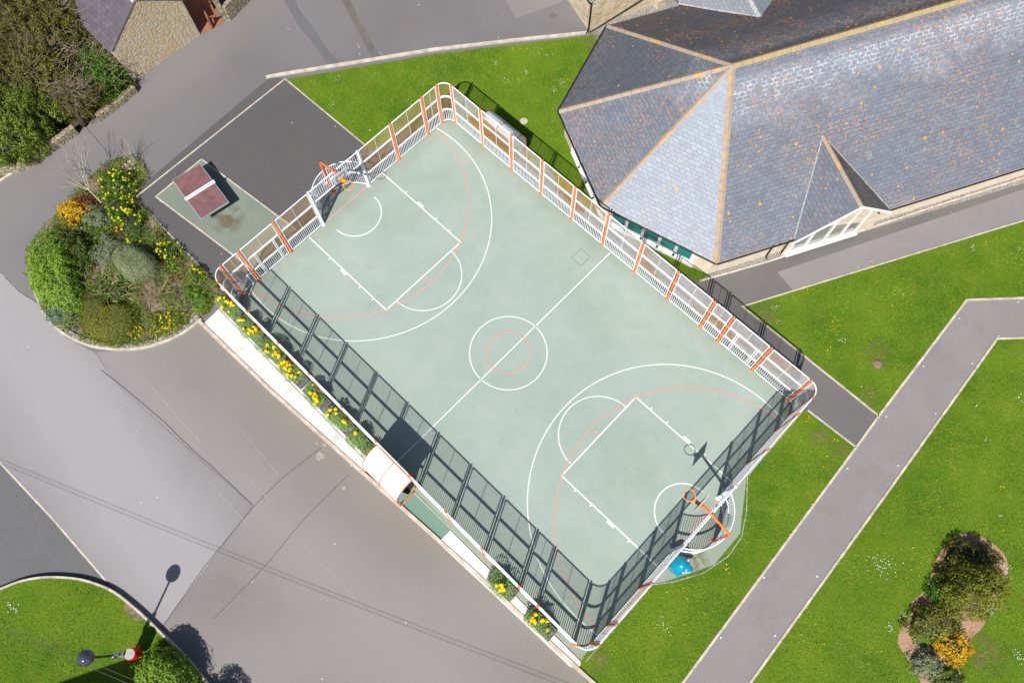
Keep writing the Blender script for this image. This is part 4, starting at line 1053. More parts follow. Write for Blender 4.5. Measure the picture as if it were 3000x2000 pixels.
# --- mulch bed bottom right
MB_BED = smooth_poly(ZD([(500, 300), (560, 180), (700, 60), (860, 45), (1000, 100), (1130, 190), (1215, 300), (1225, 480), (1190, 640), (1120, 780), (1010, 930), (940, 1030), (860, 1110), (820, 1250), (740, 1370), (720, 1640), (400, 1640), (300, 1480), (190, 1300), (100, 1150), (150, 980), (230, 880), (240, 740), (370, 640), (430, 520)], 0), 3, True)
sheet('flower_bed', MB_BED, .026, M['mulch'])
shrub('rounded_shrub', 'tall rounded olive green shrub at the top of the bark mulch bed', 'shrub', ZD([(670, 520), (740, 420), (840, 365), (980, 350), (1120, 400), (1230, 540), (1230, 640), (1170, 760), (1040, 860), (880, 900), (740, 850), (680, 700)], 2.3), 2.5, LF['olive'], .085, 800, 51, 3.2, .12, inner='olive')
shrub('rounded_shrub', 'low dull green shrub in the shade above the tall olive shrub', 'shrub', ZD([(540, 400), (600, 250), (720, 130), (860, 140), (1050, 210), (1180, 340), (1140, 430), (980, 400), (800, 430), (640, 500)], 1.0), 1.15, LF['dull'], .085, 620, 52, 3, .25)
shrub('rounded_shrub', 'vivid green low shrub left of the tall olive shrub', 'shrub', ZD([(430, 560), (500, 500), (620, 500), (720, 600), (720, 720), (620, 770), (510, 730), (440, 650)], .8), .95, LF['ivy'], .09, 620, 53, 3, .2, inner='green')
shrub('rounded_shrub', 'brownish olive open shrub in the middle of the bark mulch bed', 'shrub', ZD([(220, 930), (330, 830), (480, 780), (640, 780), (760, 900), (740, 1020), (600, 1090), (480, 1130), (300, 1090), (220, 1020)], .8), 1.1, LF['olivebrown'], .09, 480, 54, 3, .3, gap=.15, inner='olive')
shrub('rounded_shrub', 'pale silver clump at the lower right edge of the tall olive shrub', 'shrub', ZD([(1010, 800), (1100, 750), (1140, 780), (1080, 850), (1000, 870)], .5), .5, LF['blue'], .08, 620, 55, 3, .2, inner='grey')
shrub('golden_shrub', 'golden yellow shrub in the bark mulch bed', 'shrub', ZD([(520, 1090), (620, 1040), (740, 1050), (830, 1110), (860, 1230), (820, 1320), (740, 1380), (640, 1360), (560, 1260)], .8), .9, LF['gold'], .11, 640, 56, 3, .2, aspect=.3)
shrub('sage_shrub', 'sage grey shrub at the bottom left of the bark mulch bed', 'shrub', ZD([(200, 1340), (310, 1250), (440, 1220), (560, 1280), (580, 1390), (510, 1480), (400, 1520), (290, 1480)], .5), .7, LF['silver'], .085, 620, 57, 3, .2, inner='grey')
shrub('rounded_shrub', 'dark yellow green low shrub at the bottom edge of the photograph below the golden shrub', 'shrub', ZD([(470, 1510), (560, 1420), (700, 1400), (790, 1450), (780, 1600), (600, 1660), (460, 1620)], .5), .6, LF['yellowgreen'], .085, 480, 58, 3, .25)
shrub('leafy_clump', 'lime green low plants between the brown olive and golden shrubs', 'plant', ZD([(220, 1060), (400, 1090), (540, 1130), (520, 1180), (380, 1140), (230, 1110)], .3), .3, LF['bright'], .08, 420, 59, 3, .3, inner='green')
# --- clipped shrubs bottom left
BS = Z5([(1180, 1560), (1190, 1450), (1260, 1350), (1350, 1280), (1440, 1260), (1540, 1290), (1640, 1390), (1720, 1500), (1760, 1620), (1650, 1760), (1400, 1800), (1220, 1720)], 1.3)
shrub('clipped_shrub', 'rounded clipped yellow green shrub beside the street lamp', 'shrub', BS, 1.55, LF['bright'], .085, 1000, 61, 2.6, .08, base=.2, inner='green')
c2 = at(640, 2075)
shrub('clipped_shrub', 'clipped shrub behind the lamp shrub along the kerb', 'shrub', [(c2.x + .85 * math.cos(a), c2.y + .7 * math.sin(a)) for a in np.linspace(0, 6.0, 14)], 1.6, LF['bright'], .09, 500, 62, 2.6, .1, base=.2, inner='green')

# ------------------------------------------------------------------ planters with yellow flowers
fb = MB(); rgf = random.Random(4); flower_head(fb, (0, 0, 0), .10, rgf)
fl_proto = None
def planter(label, u0, u1, v0, heads, seed, full=1.0, strap=False):
    global fl_proto
    L = u1 - u0; t = thing('flower_planter', label, 'planter', CT((u0 + u1) / 2, v0, .06), YAW, 'flower planters along the court fence')
    b = MB(); Wd = .56; H = .38; th = .025
    for y in (-Wd / 2 + th / 2, Wd / 2 - th / 2): b.box((0, y, H / 2), (L, th, H))
    for x in (-L / 2 + th / 2, L / 2 - th / 2): b.box((x, 0, H / 2), (th, Wd - 2 * th, H))
    b.build('planter_box', M['planter'], t)
    b = MB(); b.box((0, 0, H - .04), (L - 2 * th - .002, Wd - 2 * th - .002, .02)); b.build('soil', M['compost'], t)
    rng = np.random.default_rng(seed); n = int(3600 * L * full)
    cxs = rng.uniform(-L / 2 * .85, L / 2 * (.85 if u0 < -7.5 else .58), 10); cys = rng.uniform(-.2, .2, 10); hs = rng.uniform(.25, .5, 10)
    k = rng.integers(0, 10, n); th_ = rng.uniform(0, 6.283, n); rr = np.sqrt(rng.uniform(0, 1, n)) * .32
    x = cxs[k] + rr * np.cos(th_); y = cys[k] + rr * np.sin(th_); z = H + hs[k] * (1 - (rr / .42) ** 2) * rng.uniform(.55, 1.05, n)
    Nn = np.stack([np.cos(th_) * rr * 3, np.sin(th_) * rr * 3, np.ones(n)], 1); Nn /= np.linalg.norm(Nn, axis=1)[:, None]
    tri_mesh('foliage', leaves(np.stack([x, y, z], 1), Nn, .075, rng, .26, .7), None, LF['fern'], t)
    if strap:
        rg = random.Random(seed); b = MB()
        for _ in range(26):
            a = rg.uniform(0, 6.28); d = Vector((math.cos(a), math.sin(a), rg.uniform(.4, 1.2))).normalized() * .42; s_ = Vector((-math.sin(a), math.cos(a), 0)) * .016
            p = Vector((.05, 0, H)); b.face([p - s_, p + s_, p + d])
        b.build('strap_leaves', LF['blade'], t)
    rg = random.Random(seed)
    for i in range(heads):
        j = rg.randrange(10); px, py = cxs[j] + rg.uniform(-.14, .14), cys[j] + rg.uniform(-.14, .14)
        if fl_proto is None: fl_proto = o = fb.build('flower', LF['yellow'], t)
        else: o = fl_proto.copy(); COL.objects.link(o); o.parent = t
        o.location = (px, py, H + hs[j] + .03); o.rotation_euler = (rg.uniform(-.3, .3), rg.uniform(-.3, .3), rg.uniform(0, 6)); s_ = rg.uniform(.75, 1.15); o.scale = (s_, s_, s_)
PL = [(-11.5, -10.16, 12, 'end planter of yellow flowers nearest the round planted island'),
      (-10.0, -8.61, 17, 'planter crowded with yellow flowers, second from the round planted island'),
      (-8.42, -7.06, 11, 'planter of yellow flowers third from the round planted island, with ferny foliage between'),
      (-6.9, -5.5, 16, 'planter of yellow flowers in the middle of the row, fourth from the planted island'),
      (-5.3, -3.93, 13, 'planter of yellow flowers third from the curved shelter'),
      (-3.75, -2.36, 7, 'planter with few yellow flowers second from the curved shelter'),
      (-2.15, -.8, 1, 'almost flowerless leafy planter touching the curved shelter'),
      (6.28, 7.6, 7, 'separate planter with yellow flowers, the farther of two from the court corner'),
      (8.44, 9.76, 9, 'separate planter with yellow flowers and strap leaves nearest the court corner')]
for i, (a, c, n, lb) in enumerate(PL): planter(lb, a, c, -7.50, n, 100 + i, .55 if i > 6 else 1.0, i > 6)

# ------------------------------------------------------------------ dolphin litter bin
c = at(1992, 1655, .55)
t = thing('dolphin_litter_bin', 'glossy teal dolphin shaped litter bin beside the court corner recess', 'litter bin', (c.x, c.y, .016), R(-28))
def ell(b, path, radii, n=20):
    path = [Vector(p) for p in path]; base_ = len(b.v)
    for i, p in enumerate(path):
        d = (path[min(i + 1, len(path) - 1)] - path[max(i - 1, 0)]).normalized(); a = Vector((0, 1, 0)); e = a.cross(d).normalized()
        rx, ry = radii[i]
        for k in range(n):
            tt = 6.28318 * k / n; b.v.append(tuple(p + a * math.cos(tt) * rx + e * math.sin(tt) * ry))
    for i in range(len(path) - 1):
        for k in range(n):
            k2 = (k + 1) % n; b.f.append([base_ + i * n + k, base_ + i * n + k2, base_ + (i + 1) * n + k2, base_ + (i + 1) * n + k]); b.mi.append(0); b.uv.append(None)
    for ring, rev in ((0, True), (len(path) - 1, False)):
        f = [base_ + ring * n + k for k in range(n)]; b.f.append(f[::-1] if rev else f); b.mi.append(0); b.uv.append(None)
b = MB()
ell(b, [(-.05, 0, 0), (-.06, 0, .25), (-.07, 0, .5), (-.05, 0, .72), (.02, 0, .9), (.10, 0, 1.0), (.19, 0, 1.04)],
    [(.36, .36), (.40, .40), (.42, .41), (.40, .39), (.34, .33), (.24, .24), (.12, .12)], 24)
bd = b.build('body', M['teal'], t, True)
b = MB(); ell(b, [(.16, 0, .86), (.32, 0, .82), (.44, 0, .78), (.52, 0, .76)], [(.24, .15), (.17, .10), (.11, .06), (.04, .025)], 14); b.build('beak', M['teal'], t, True)
b = MB(); b.tube([(.22, .215, .85), (.34, .155, .80), (.44, .11, .77), (.52, .03, .755), (.44, -.11, .77), (.34, -.155, .80), (.22, -.215, .85)], .016, 6); b.build('mouth_line', M['upvc'], t)
for sy in (-1, 1):
    b = MB(); b.lathe([(.03, -.02), (.03, .01), (.015, .02)], (.17, sy * .27, .92), 10); b.build('eye', M['upvc'], t)
    b = MB(); b.idx([(-.02, sy * .30, .55), (.22, sy * .34, .55), (.06, sy * .50, .36), (-.02, sy * .30, .50), (.22, sy * .34, .50), (.06, sy * .50, .33)], [(0, 1, 2), (5, 4, 3), (0, 2, 5, 3), (1, 4, 5, 2), (0, 3, 4, 1)]); b.build('flipper', M['teal'], t)
b = MB(); b.idx([(-.36, .03, .55), (-.36, -.03, .55), (-.30, .03, .9), (-.30, -.03, .9), (-.58, 0, .86)], [(0, 1, 4), (2, 4, 3), (0, 4, 2), (1, 3, 4), (0, 2, 3, 1)]); b.build('dorsal_fin', M['teal'], t)

# ------------------------------------------------------------------ street lamp, litter bin, wires
base = at(394, 1916, .2)
base = Vector((-15.55, -.73, .2))
lamp = thing('street_lamp', 'dark globe street lamp on a black pole standing on the round raised lawn', 'street lamp', base)
b = MB(); b.lathe([(.12, 0), (.12, .12), (.055, .16), (.045, 1.2), (.042, 3.38), (.07, 3.42), (.07, 3.46)], n=14); b.build('pole', M['black'], lamp, True)
b = MB()
b.lathe([(.02 + .27 * math.sin(R(a)) , 3.70 - .27 * math.cos(R(a))) for a in range(10, 180, 10)] + [(.01, 3.97)], n=28); b.build('globe', M['globe'], lamp, True)
b = MB(); b.lathe([(.075, 1.38), (.085, 1.4), (.085, 1.72), (.07, 1.75)], n=14); b.build('collar', M['chrome'], lamp, True)
b = MB(); b.box((.02, .02, 1.15), (.16, .22, .14)); b.build('bracket', M['chrome'], lamp)
t = thing('litter_bin', 'red round litter bin with grey lid mounted on the street lamp pole', 'litter bin', (base.x + .30, base.y + .03, .2))
b = MB(); b.lathe([(.17, .32), (.225, .36), (.235, .5), (.235, 1.0), (.22, 1.02), (.218, 1.0)], n=28); b.build('body', M['redpaint'], t, True)
b = MB(); b.lathe([(.205, 1.003), (.205, 1.02)], n=28); b.build('lid', M['binlid'], t)
b = MB(); b.box((-.25, -.01, .8), (.10, .06, .3)); b.build('bracket', M['black'], t)
for k, off in enumerate((0, .16)):
    a = at(200, 1910, 5.45); c = at(373, 1983, 5.45); d = (c - a).normalized(); nn = Vector((-d.y, d.x, 0)) * -off
    b = MB(); pts = [a + d * s_ + nn + Vector((0, 0, .0006 * (s_ - 5) ** 2)) for s_ in range(-40, 61, 4)]; b.tube(pts, .0065, 5)
    tag(b.build('overhead_cable', M['cable']), 'overhead cable crossing above the street lamp, one of a close pair', 'cable', 'pair of overhead cables')

# ------------------------------------------------------------------ road studs in the right path
sb = MB(); sb.lathe([(.055, 0), (.055, .012), (.042, .018)], n=14)
first = None
ST = [(2250 + 1425 * .3189, 1000 + 227 * .3189, 'left edge, first below the right hand bend'), (2250 + 1875 * .3189, 1000 + 200 * .3189, 'right edge, first below the right hand bend'), (2250 + 1085 * .3189, 1000 + 688 * .3189, 'left edge, opposite the side path junction'),
      (2250 + 1540 * .3189, 1000 + 660 * .3189, 'right edge, opposite the side path junction'), (2250 + 730 * .3189, 1000 + 1163 * .3189, 'left edge, first below the side path junction'), (2250 + 1195 * .3189, 1000 + 1138 * .3189, 'right edge, first below the side path junction'),
      (2250 + 2298 * .3189, 500 + 1205 * .3189, 'near the photo edge above the bend'), (2250 + 1755 * .3189, 500 + 1355 * .3189, 'left edge inside the bend'), (2250 + 2115 * .3189, 500 + 1520 * .3189, 'at the inner corner of the bend'),
      (1755 * F, 1325 * F, 'left edge, second above the bottom of the photo'), (1877 * F, 1322 * F, 'right edge, second above the bottom of the photo'), (1656 * F, 1462 * F, 'left edge, lowest of all'), (1780 * F, 1458 * F, 'right edge, lowest of all')]
for x, y, lb in ST:
    p = at(x, y)
    if first is None:
        first = o = sb.build('path_stud', M['studring']); l = MB(); l.lathe([(.036, .0185), (.03, .026)], n=12); l.build('lens', M['stud'], o)
    else: o = copy_tree(first)
    o.location = (p.x, p.y, .0085); tag(o, 'round solar stud in the light path, ' + lb, 'path stud', 'solar studs along the light path')
for x, y, r_, mt, lb in ((2015 * F, 836 * F, .22, 'moundsoil', 'brown round mound of bare earth on the lawn right of the side path'), (1203 * F, 279 * F, .20, 'kerb', 'pale round concrete cap on the lawn behind the curved shelter')):
    p = at(x, y); b = MB(); b.lathe([(r_, 0), (r_ * .96, .012), (r_ * .9, .016)] if r_ < .21 else [(r_, 0), (r_ * .8, .05), (r_ * .4, .08)], n=18); o = b.build('round_mound', M[mt]); o.location = (p.x, p.y, LAWN_Z); tag(o, lb, 'mound')

# ------------------------------------------------------------------ slate roofed building
HE, HA = 2.0, 6.0
bl = thing('slate_roofed_building', 'large sandstone building with lichened slate roof and half octagon end', 'building')
V0, V1, V2, V3 = (Vector(p) for p in ((5.25, 28.43, HE), (2.56, 23.37, HE), (4.29, 18.11, HE), (9.28, 15.03, HE)))
A = Vector((9.89, 22.57, HA))
ed = Vector((17.53 - 9.28, 17.53 - 15.03, 0)).normalized(); rd = ed
nrm = Vector((-ed.y, ed.x, 0))
far = 40
E3_ = V3 + ed * far; A3 = A + rd * far; N3 = V0 + rd * far
def slope_face(b, pts, e0, e1, mi=0):
    """uv: x along the eave, y down from the ridge"""
    e = (e1 - e0).normalized(); nn = (pts[1] - pts[0]).cross(pts[2] - pts[0]).normalized(); dn = nn.cross(e)
    if dn.z > 0: dn = -dn
    top = max(pts, key=lambda p: p.z)
    uv = [((p - e0).dot(e) + 50, (p - top).dot(dn)) for p in pts]
    b.face(pts, mi, uv)
b = MB()
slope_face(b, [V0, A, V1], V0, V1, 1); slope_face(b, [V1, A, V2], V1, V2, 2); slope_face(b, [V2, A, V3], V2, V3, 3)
slope_face(b, [A, A3, N3, V0], V0, N3, 0)
dL, dR, dB, dF = Vector((12.92, 16.17, HE)), Vector((17.53, 17.53, HE)), Vector((14.15, 20.22, 4.05)), Vector((15.23, 16.72, 4.05))
dL = V3 + ed * (dL - V3).dot(ed); dR = V3 + ed * (dR - V3).dot(ed)
slp = (HA - HE) / (A - V3).dot(nrm)
def onS(p): return HE + (p - V3).dot(nrm) * slp
dB.z = onS(dB); dF.z = dB.z
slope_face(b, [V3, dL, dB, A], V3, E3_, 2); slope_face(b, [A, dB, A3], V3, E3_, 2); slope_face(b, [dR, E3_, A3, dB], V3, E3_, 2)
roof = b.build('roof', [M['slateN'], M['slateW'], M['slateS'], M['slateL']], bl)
def cap(a, c, wd, mat, name='hip_cap', th=.05, parent=None, n=14):
    b = MB(); d = (c - a).normalized(); s_ = d.cross(Vector((0, 0, 1))).normalized() * wd / 2; up = Vector((0, 0, 1))
    L = (c - a).length; k = max(1, int(L / .45))
    for i in range(k):
        p, q_ = a + d * (L * i / k + .006), a + d * (L * (i + 1) / k - .006)
        lift = random.uniform(0, .008)
        P0 = [p - s_ + up * (th * -.9), p + up * (th + lift), p + s_ + up * (th * -.9)]; Q0 = [x + (q_ - p) for x in P0]
        b.idx([tuple(x) for x in P0 + Q0], [(0, 1, 4, 3), (1, 2, 5, 4), (0, 2, 1), (3, 4, 5)])
    return b.build(name, mat, parent or roof)
for v in (V0, V1, V2, V3): cap(v, A, .33 if v is not V2 else .29, M['cap'])
cap(A, A3, .32, M['capy'], 'ridge_cap', .07)
for x, y in ((2211, 258), (2535, 446)):
    hz = 4.5
    for _ in range(12): q0 = at(x, y, hz); hz = HE + (q0 - V3).dot(nrm) * slp
    q0.z = hz; dn = (-nrm - Vector((0, 0, slp))).normalized(); nn = ed.cross(-dn).normalized() * .012; b = MB(); q0 = q0 + (nn if nn.z > 0 else -nn)
    b.face([q0, q0 + ed * .30, q0 + ed * .30 + dn * .38, q0 + dn * .38]); b.build('missing_slate', M['planter'], roof)  # flat grey square laid on the slope where a slate is missing
# dormer gable
b = MB(); ov = -nrm * .15
dLf, dRf, dFf = dL + ov, dR + ov, dF + ov
slope_face(b, [dF + ov * 1.0, dB, dL, dLf], dF, dB, 0); slope_face(b, [dF + ov, dRf, dR, dB], dF, dB, 1)
dm = b.build('dormer_roof', [M['slateV'], M['slateD']], bl)
cap(dFf, dB, .24, M['cap'], 'ridge_cap', .05, dm)
cap(dB + Vector((0, 0, -.0)), dL, .14, M['lead'], 'valley_flashing', .02, dm); cap(dB, dR, .14, M['lead'], 'valley_flashing', .02, dm)
cap(dLf + Vector((0, 0, .0)), dFf, .10, M['upvc'], 'barge_board', .03, dm); cap(dFf, dRf, .16, M['upvc'], 'barge_board', .05, dm)
# walls (inset .36 below the eaves)
def inset(p, a, c, d): return p
eav = [N3, V0, V1, V2, V3, E3_]
ins = []
for i, p in enumerate(eav):
    def nin(a, c):
        d = (c - a).normalized(); return Vector((-d.y, d.x, 0))
    if i == 0: off = nin(eav[0], eav[1])
    elif i == len(eav) - 1: off = nin(eav[-2], eav[-1])
    else:
        n1, n2 = nin(eav[i - 1], p), nin(p, eav[i + 1]); off = (n1 + n2).normalized() / max(.5, (n1 + n2).normalized().dot(n1))
    ins.append(p + off * .34)
b = MB()
for i in range(5):
    a, c = ins[i], ins[i + 1]; L = (c - a).length; h = HE + .12
    b.face([(a.x, a.y, 0), (c.x, c.y, 0), (c.x, c.y, h), (a.x, a.y, h)], 0, [(0, 0), (L, 0), (L, h), (0, h)])
gL, gR = dL + nrm * .10, dR + nrm * .10; gF = dF + nrm * .10; gF.z -= .06
b.face([(gL.x, gL.y, 0), (gR.x, gR.y, 0), (gR.x, gR.y, HE - .06), (gF.x, gF.y, gF.z), (gL.x, gL.y, HE - .06)], 0, [(0, 0), (4.8, 0), (4.8, 2), (2.4, 4), (0, 2)])
b.build('wall', M['pale'], bl)
# gable window
gd = (gR - gL).normalized(); gl = (gR - gL).length; gm = (gF - gL).dot(gd)
def gh(s_): return (HE - .06) + (gF.z - HE + .06) * (s_ / gm if s_ < gm else (gl - s_) / (gl - gm)) - .22
def gp(s_, z, o_=.03): p = gL + gd * s_ - nrm * o_; return Vector((p.x, p.y, z))
sL, sR = .25, 3.75
ms = [sL, 1.08, 2.06, 2.95, sR]
fr = MB(); 
for s_ in ms:
    p = gp(s_, 0, .05); fr.box((p.x, p.y, (.35 + gh(s_)) / 2), (.10, .08, gh(s_) - .35), math.atan2(gd.y, gd.x))
a, c = gp(sL - .1, .3, .10), gp(sR + .1, .3, .10); fr.box(((a.x + c.x) / 2, (a.y + c.y) / 2, .27), ((c - a).length, .24, .10), math.atan2(gd.y, gd.x))
a, c = gp(sL, .38, .05), gp(sR, .38, .05); fr.box(((a.x + c.x) / 2, (a.y + c.y) / 2, .37), ((c - a).length, .09, .10), math.atan2(gd.y, gd.x))
fr.tube([gp(sL, gh(sL), .05), gp(gm, gh(gm), .05)], .05, 4); fr.tube([gp(gm, gh(gm), .05), gp(sR, gh(sR), .05)], .05, 4)
wn = fr.build('window', M['upvc'], bl)
pn = MB()
for s0, s1 in zip(ms[:-1], ms[1:]):
    ss = [s0, s1] if not (s0 < gm < s1) else [s0, gm, s1]
    pn.face([gp(s0, .38), gp(s1, .38)] + [gp(x, gh(x)) for x in reversed(ss)])
pn.build('pane', M['glassg'], wn)
# window walls of the half octagon
def winwall(a, c, s0, s1, n, z0, z1, glass):
    d = (c - a).normalized(); L = (c - a).length; nn = Vector((d.y, -d.x, 0)); ang_ = math.atan2(d.y, d.x)
    for i in range(n):
        x0 = L * (s0 + (s1 - s0) * i / n); x1 = L * (s0 + (s1 - s0) * (i + 1) / n)
        fr = MB()
        for x, wd in ((x0, .16), (x1, .16)):
            p = a + d * x + nn * .03; fr.box((p.x, p.y, (z0 + z1) / 2), (wd, .08, z1 - z0), ang_)
        p = a + d * ((x0 + x1) / 2) + nn * .03
        for z in (z0 + .04, z1 - .04): fr.box((p.x, p.y, z), (x1 - x0 - .161, .07, .08), ang_)
        fr.box((p.x + nn.x * .05, p.y + nn.y * .05, z0 - .06), (x1 - x0 + .1, .16, .07), ang_)
        o = fr.build('window', M['upvc'], bl)
        g = MB(); p0, p1 = a + d * x0 + nn * .02, a + d * x1 + nn * .02
        g.face([(p0.x, p0.y, z0), (p1.x, p1.y, z0), (p1.x, p1.y, z1), (p0.x, p0.y, z1)]); g.build('pane', glass, o)
winwall(ins[3], ins[4], .06, .83, 5, .45, 1.9, M['glass'])
winwall(ins[2], ins[3], .25, .95, 4, .45, 1.9, M['glass'])
b = MB()
for a, c, lo, hi in ((ins[3], ins[4], .03, .86), (ins[2], ins[3], .2, .98)):
    d = (c - a).normalized(); L = (c - a).length; nn = Vector((d.y, -d.x, 0)); p = a + d * L * (lo + hi) / 2 + nn * .03
    b.box((p.x, p.y, .19), (L * (hi - lo), .06, .38), math.atan2(d.y, d.x))
b.build('plinth', M['upvc'], bl)
# gutters and downpipes
g = MB(); gz = Vector((0, 0, -.03))
def gut(a, c):
    d = (c - a).normalized(); nn = Vector((d.y, -d.x, 0)) * .05; g.tube([a + nn + gz, c + nn + gz], .045, 8)
for a, c in ((V0, V1), (V1, V2), (V2, V3), (V3, dL), (dR, E3_)): gut(a, c)
g.build('gutter', M['black'], bl)
def downpipe(p, q_):
    b = MB(); d = Vector((0, 0, 1)); b.tube([Vector((p.x, p.y, HE - .05)), Vector((q_.x, q_.y, HE - .25)), Vector((q_.x, q_.y, .1)), Vector((q_.x, q_.y, .05)) - nrm * .12], .04, 8); b.build('downpipe', M['black'], bl)
for s_ in (3.15, 8.1): pp = V3 + ed * s_ - nrm * .02; downpipe(pp, V3 + ed * s_ + nrm * .26)
# cross wing on the north slope
t = thing('cross_wing', 'pale slated cross wing meeting the back slope of the lichened roof', 'building')
peak = Vector((12.24, 26.93, 4.0)); yv = Vector((8.99, 29.73, 2.0))
hN = lambda p: HE + (V0 - p).dot(nrm) * -1 * 0
wb = nrm * 10; yR = yv + ed * 6.5; pk = peak
b = MB(); slope_face(b, [pk, yv, yv + wb, pk + wb], yv, yv + wb, 0); slope_face(b, [pk, pk + wb, yR + wb, yR], yR, yR + wb, 0)
wr_ = b.build('roof', M['newslate'], t); cap(pk, pk + wb, .3, M['lead'], 'ridge_cap', .06, wr_); cap(pk, yv, .16, M['lead'], 'valley_flashing', .02, wr_)
# neighbouring sandstone building
C0 = Vector((4.59, 29.83, 0)); dl = (Vector((3.51, 32.02, 0)) - C0).normalized(); dr = (Vector((8.19, 31.58, 0)) - C0).normalized()
t = thing('sandstone_house', 'golden sandstone building with blue slate roof corner at the top edge', 'building')
b = MB(); h = 2.35
for a, c in ((C0 + dl * 9, C0), (C0, C0 + dr * 9)):
    L = 9; b.face([(a.x, a.y, 0), (c.x, c.y, 0), (c.x, c.y, h), (a.x, a.y, h)], 0, [(0, 0), (L, 0), (L, h), (0, h)])
# gable end above the right wall
gp0, gp1 = C0, C0 + dr * 9
b.build('wall', M['ashlar'], t)
eo = C0 - dr * .22 - dl * .12 + Vector((0, 0, h - .1)); ro_ = eo + dr * 4.6 + Vector((0, 0, 2.6)); 
b = MB(); slope_face(b, [eo, ro_, ro_ + dl * 10, eo + dl * 10], eo, eo + dl * 10, 0)
b.face([ro_, eo + dr * 9.2, eo + dr * 9.2 + dl * 10, ro_ + dl * 10], 0, [(0, 0), (5, 0), (5, 10), (0, 10)])
b.build('roof', M['newslate'], t)
b = MB(); b.face([C0 + Vector((0, 0, h - .02)), C0 + dr * 9 + Vector((0, 0, h - .02)), C0 + dr * 4.5 + Vector((0, 0, h + 2.3))], 0, [(0, 0), (9, 0), (4.5, 2.4)]); b.build('gable', M['ashlar'], t)
b = MB(); b.tube([eo - dr * .03, eo + dl * 10 - dr * .03], .05, 8); b.build('gutter', M['black'], t)
b = MB(); b.tube([C0 + Vector((-.08, -.1, h - .15)), C0 + Vector((-.08, -.1, .25)), C0 + Vector((-.2, -.2, .03))], .045, 8); b.build('downpipe', M['black'], t)
b = MB(); b.tube([C0 + Vector((0.02, -.08, .04)), C0 + dr * 1.2 + Vector((.05, -.08, .35)), C0 + dr * 3.1 + Vector((.05, -.08, .85))], .04, 8); b.build('waste_pipe', M['black'], t)
b = MB(); p = at(1932, 18); b.box((p.x, p.y, .3), (.55, .42, .6), .5); tag(b.build('stone_block', M['kerb']), 'pale sandstone block beside the lichened roof edge', 'stone block')
sheet('gravel_strip', [C0 + Vector((0, -.02, 0)), C0 + dr * 9, C0 + dr * 9 + Vector((1, -2.2, 0)), Vector((8, 29.2, 0)), C0 + Vector((.5, -.75, 0))], .03, M['gravel'])

# stone outbuilding with purple slates
B0, B1 = Vector((-19.51, 27.34, 0)), Vector((-16.37, 30.31, 0))
gd2 = (B1 - B0).normalized(); gn = Vector((-gd2.y, gd2.x, 0)); L = (B1 - B0).length; Lf = L
t = thing('stone_outbuilding', 'small rubble stone outbuilding with purple slate roof at the top left', 'building')
he2, hp = 2.45, 4.0
b = MB(); m_ = B0 + gd2 * (L * .52)
P_ = [B0, B1, B1 + Vector((0, 0, he2)), m_ + Vector((0, 0, hp)), B0 + Vector((0, 0, he2))]
b.face(P_, 0, [((p - B0).dot(gd2), p.z) for p in P_])
for s0, s1 in ((B1, B1 + gn * 6), (B0 + gn * 6, B0)): b.face([s0, s1, s1 + Vector((0, 0, he2)), s0 + Vector((0, 0, he2))], 0, [(0, 0), (6, 0), (6, he2), (0, he2)])
b.build('wall', M['rubble'], t)
b = MB(); up = Vector((0, 0, 1)); e0 = B0 - gd2 * .15 + up * (he2 - .1) - gn * .05; e1 = B1 + gd2 * .15 + up * (he2 - .1) - gn * .05; pk2 = m_ + up * (hp + .04) - gn * .05
slope_face(b, [e0, pk2, pk2 + gn * 6, e0 + gn * 6], e0, e0 + gn * 6, 0); slope_face(b, [pk2, e1, e1 + gn * 6, pk2 + gn * 6], e1, e1 + gn * 6, 1)
rf2 = b.build('roof', [M['purple'], M['slateN']], t); cap(pk2, pk2 + gn * 6, .3, M['lead'], 'ridge_cap', .06, rf2)
# recess with red paving, timber gate and second wall
sheet('paving', [(-16.37, 30.31), (-15.19, 31.05), (-16.9, 34), (-19, 33)], .02, M['brick'])
wall_thing('stone_wall', 'shaded rubble wall beside the red paved recess', [Vector((-15.05, 31.15, 0)), Vector((-16.6, 33.9, 0))], .22, 1.7, M['drystone'])
wall_thing('stone_wall', 'tall dark rubble wall return at the top edge by the road', [Vector((-14.9, 31.2, 0)), Vector((-12.9, 34.2, 0))], .25, 1.0, M['drystone'])
p = at(612, 60); t = thing('timber_gate', 'open red brown timber gate in the recess between the stone walls', 'gate', (p.x, p.y, .02), R(115))
b = MB(); b.box((0, 0, .55), (1.35, .10, .14)); b.box((.0, 0, .15), (1.35, .08, .12)); b.build('rail', M['wood'], t)
for x in (-.62, .62): b = MB(); b.box((x, .0, .4), (.1, .11, .8)); b.build('gate_post', M['wood'], t)
b = MB(); b.box((.1, -.45, .5), (1.1, .10, .12)); b.box((-.4, -.25, .5), (.09, .4, .1)); b.box((.55, -.25, .5), (.09, .4, .1)); b.build('frame', M['wood'], t)

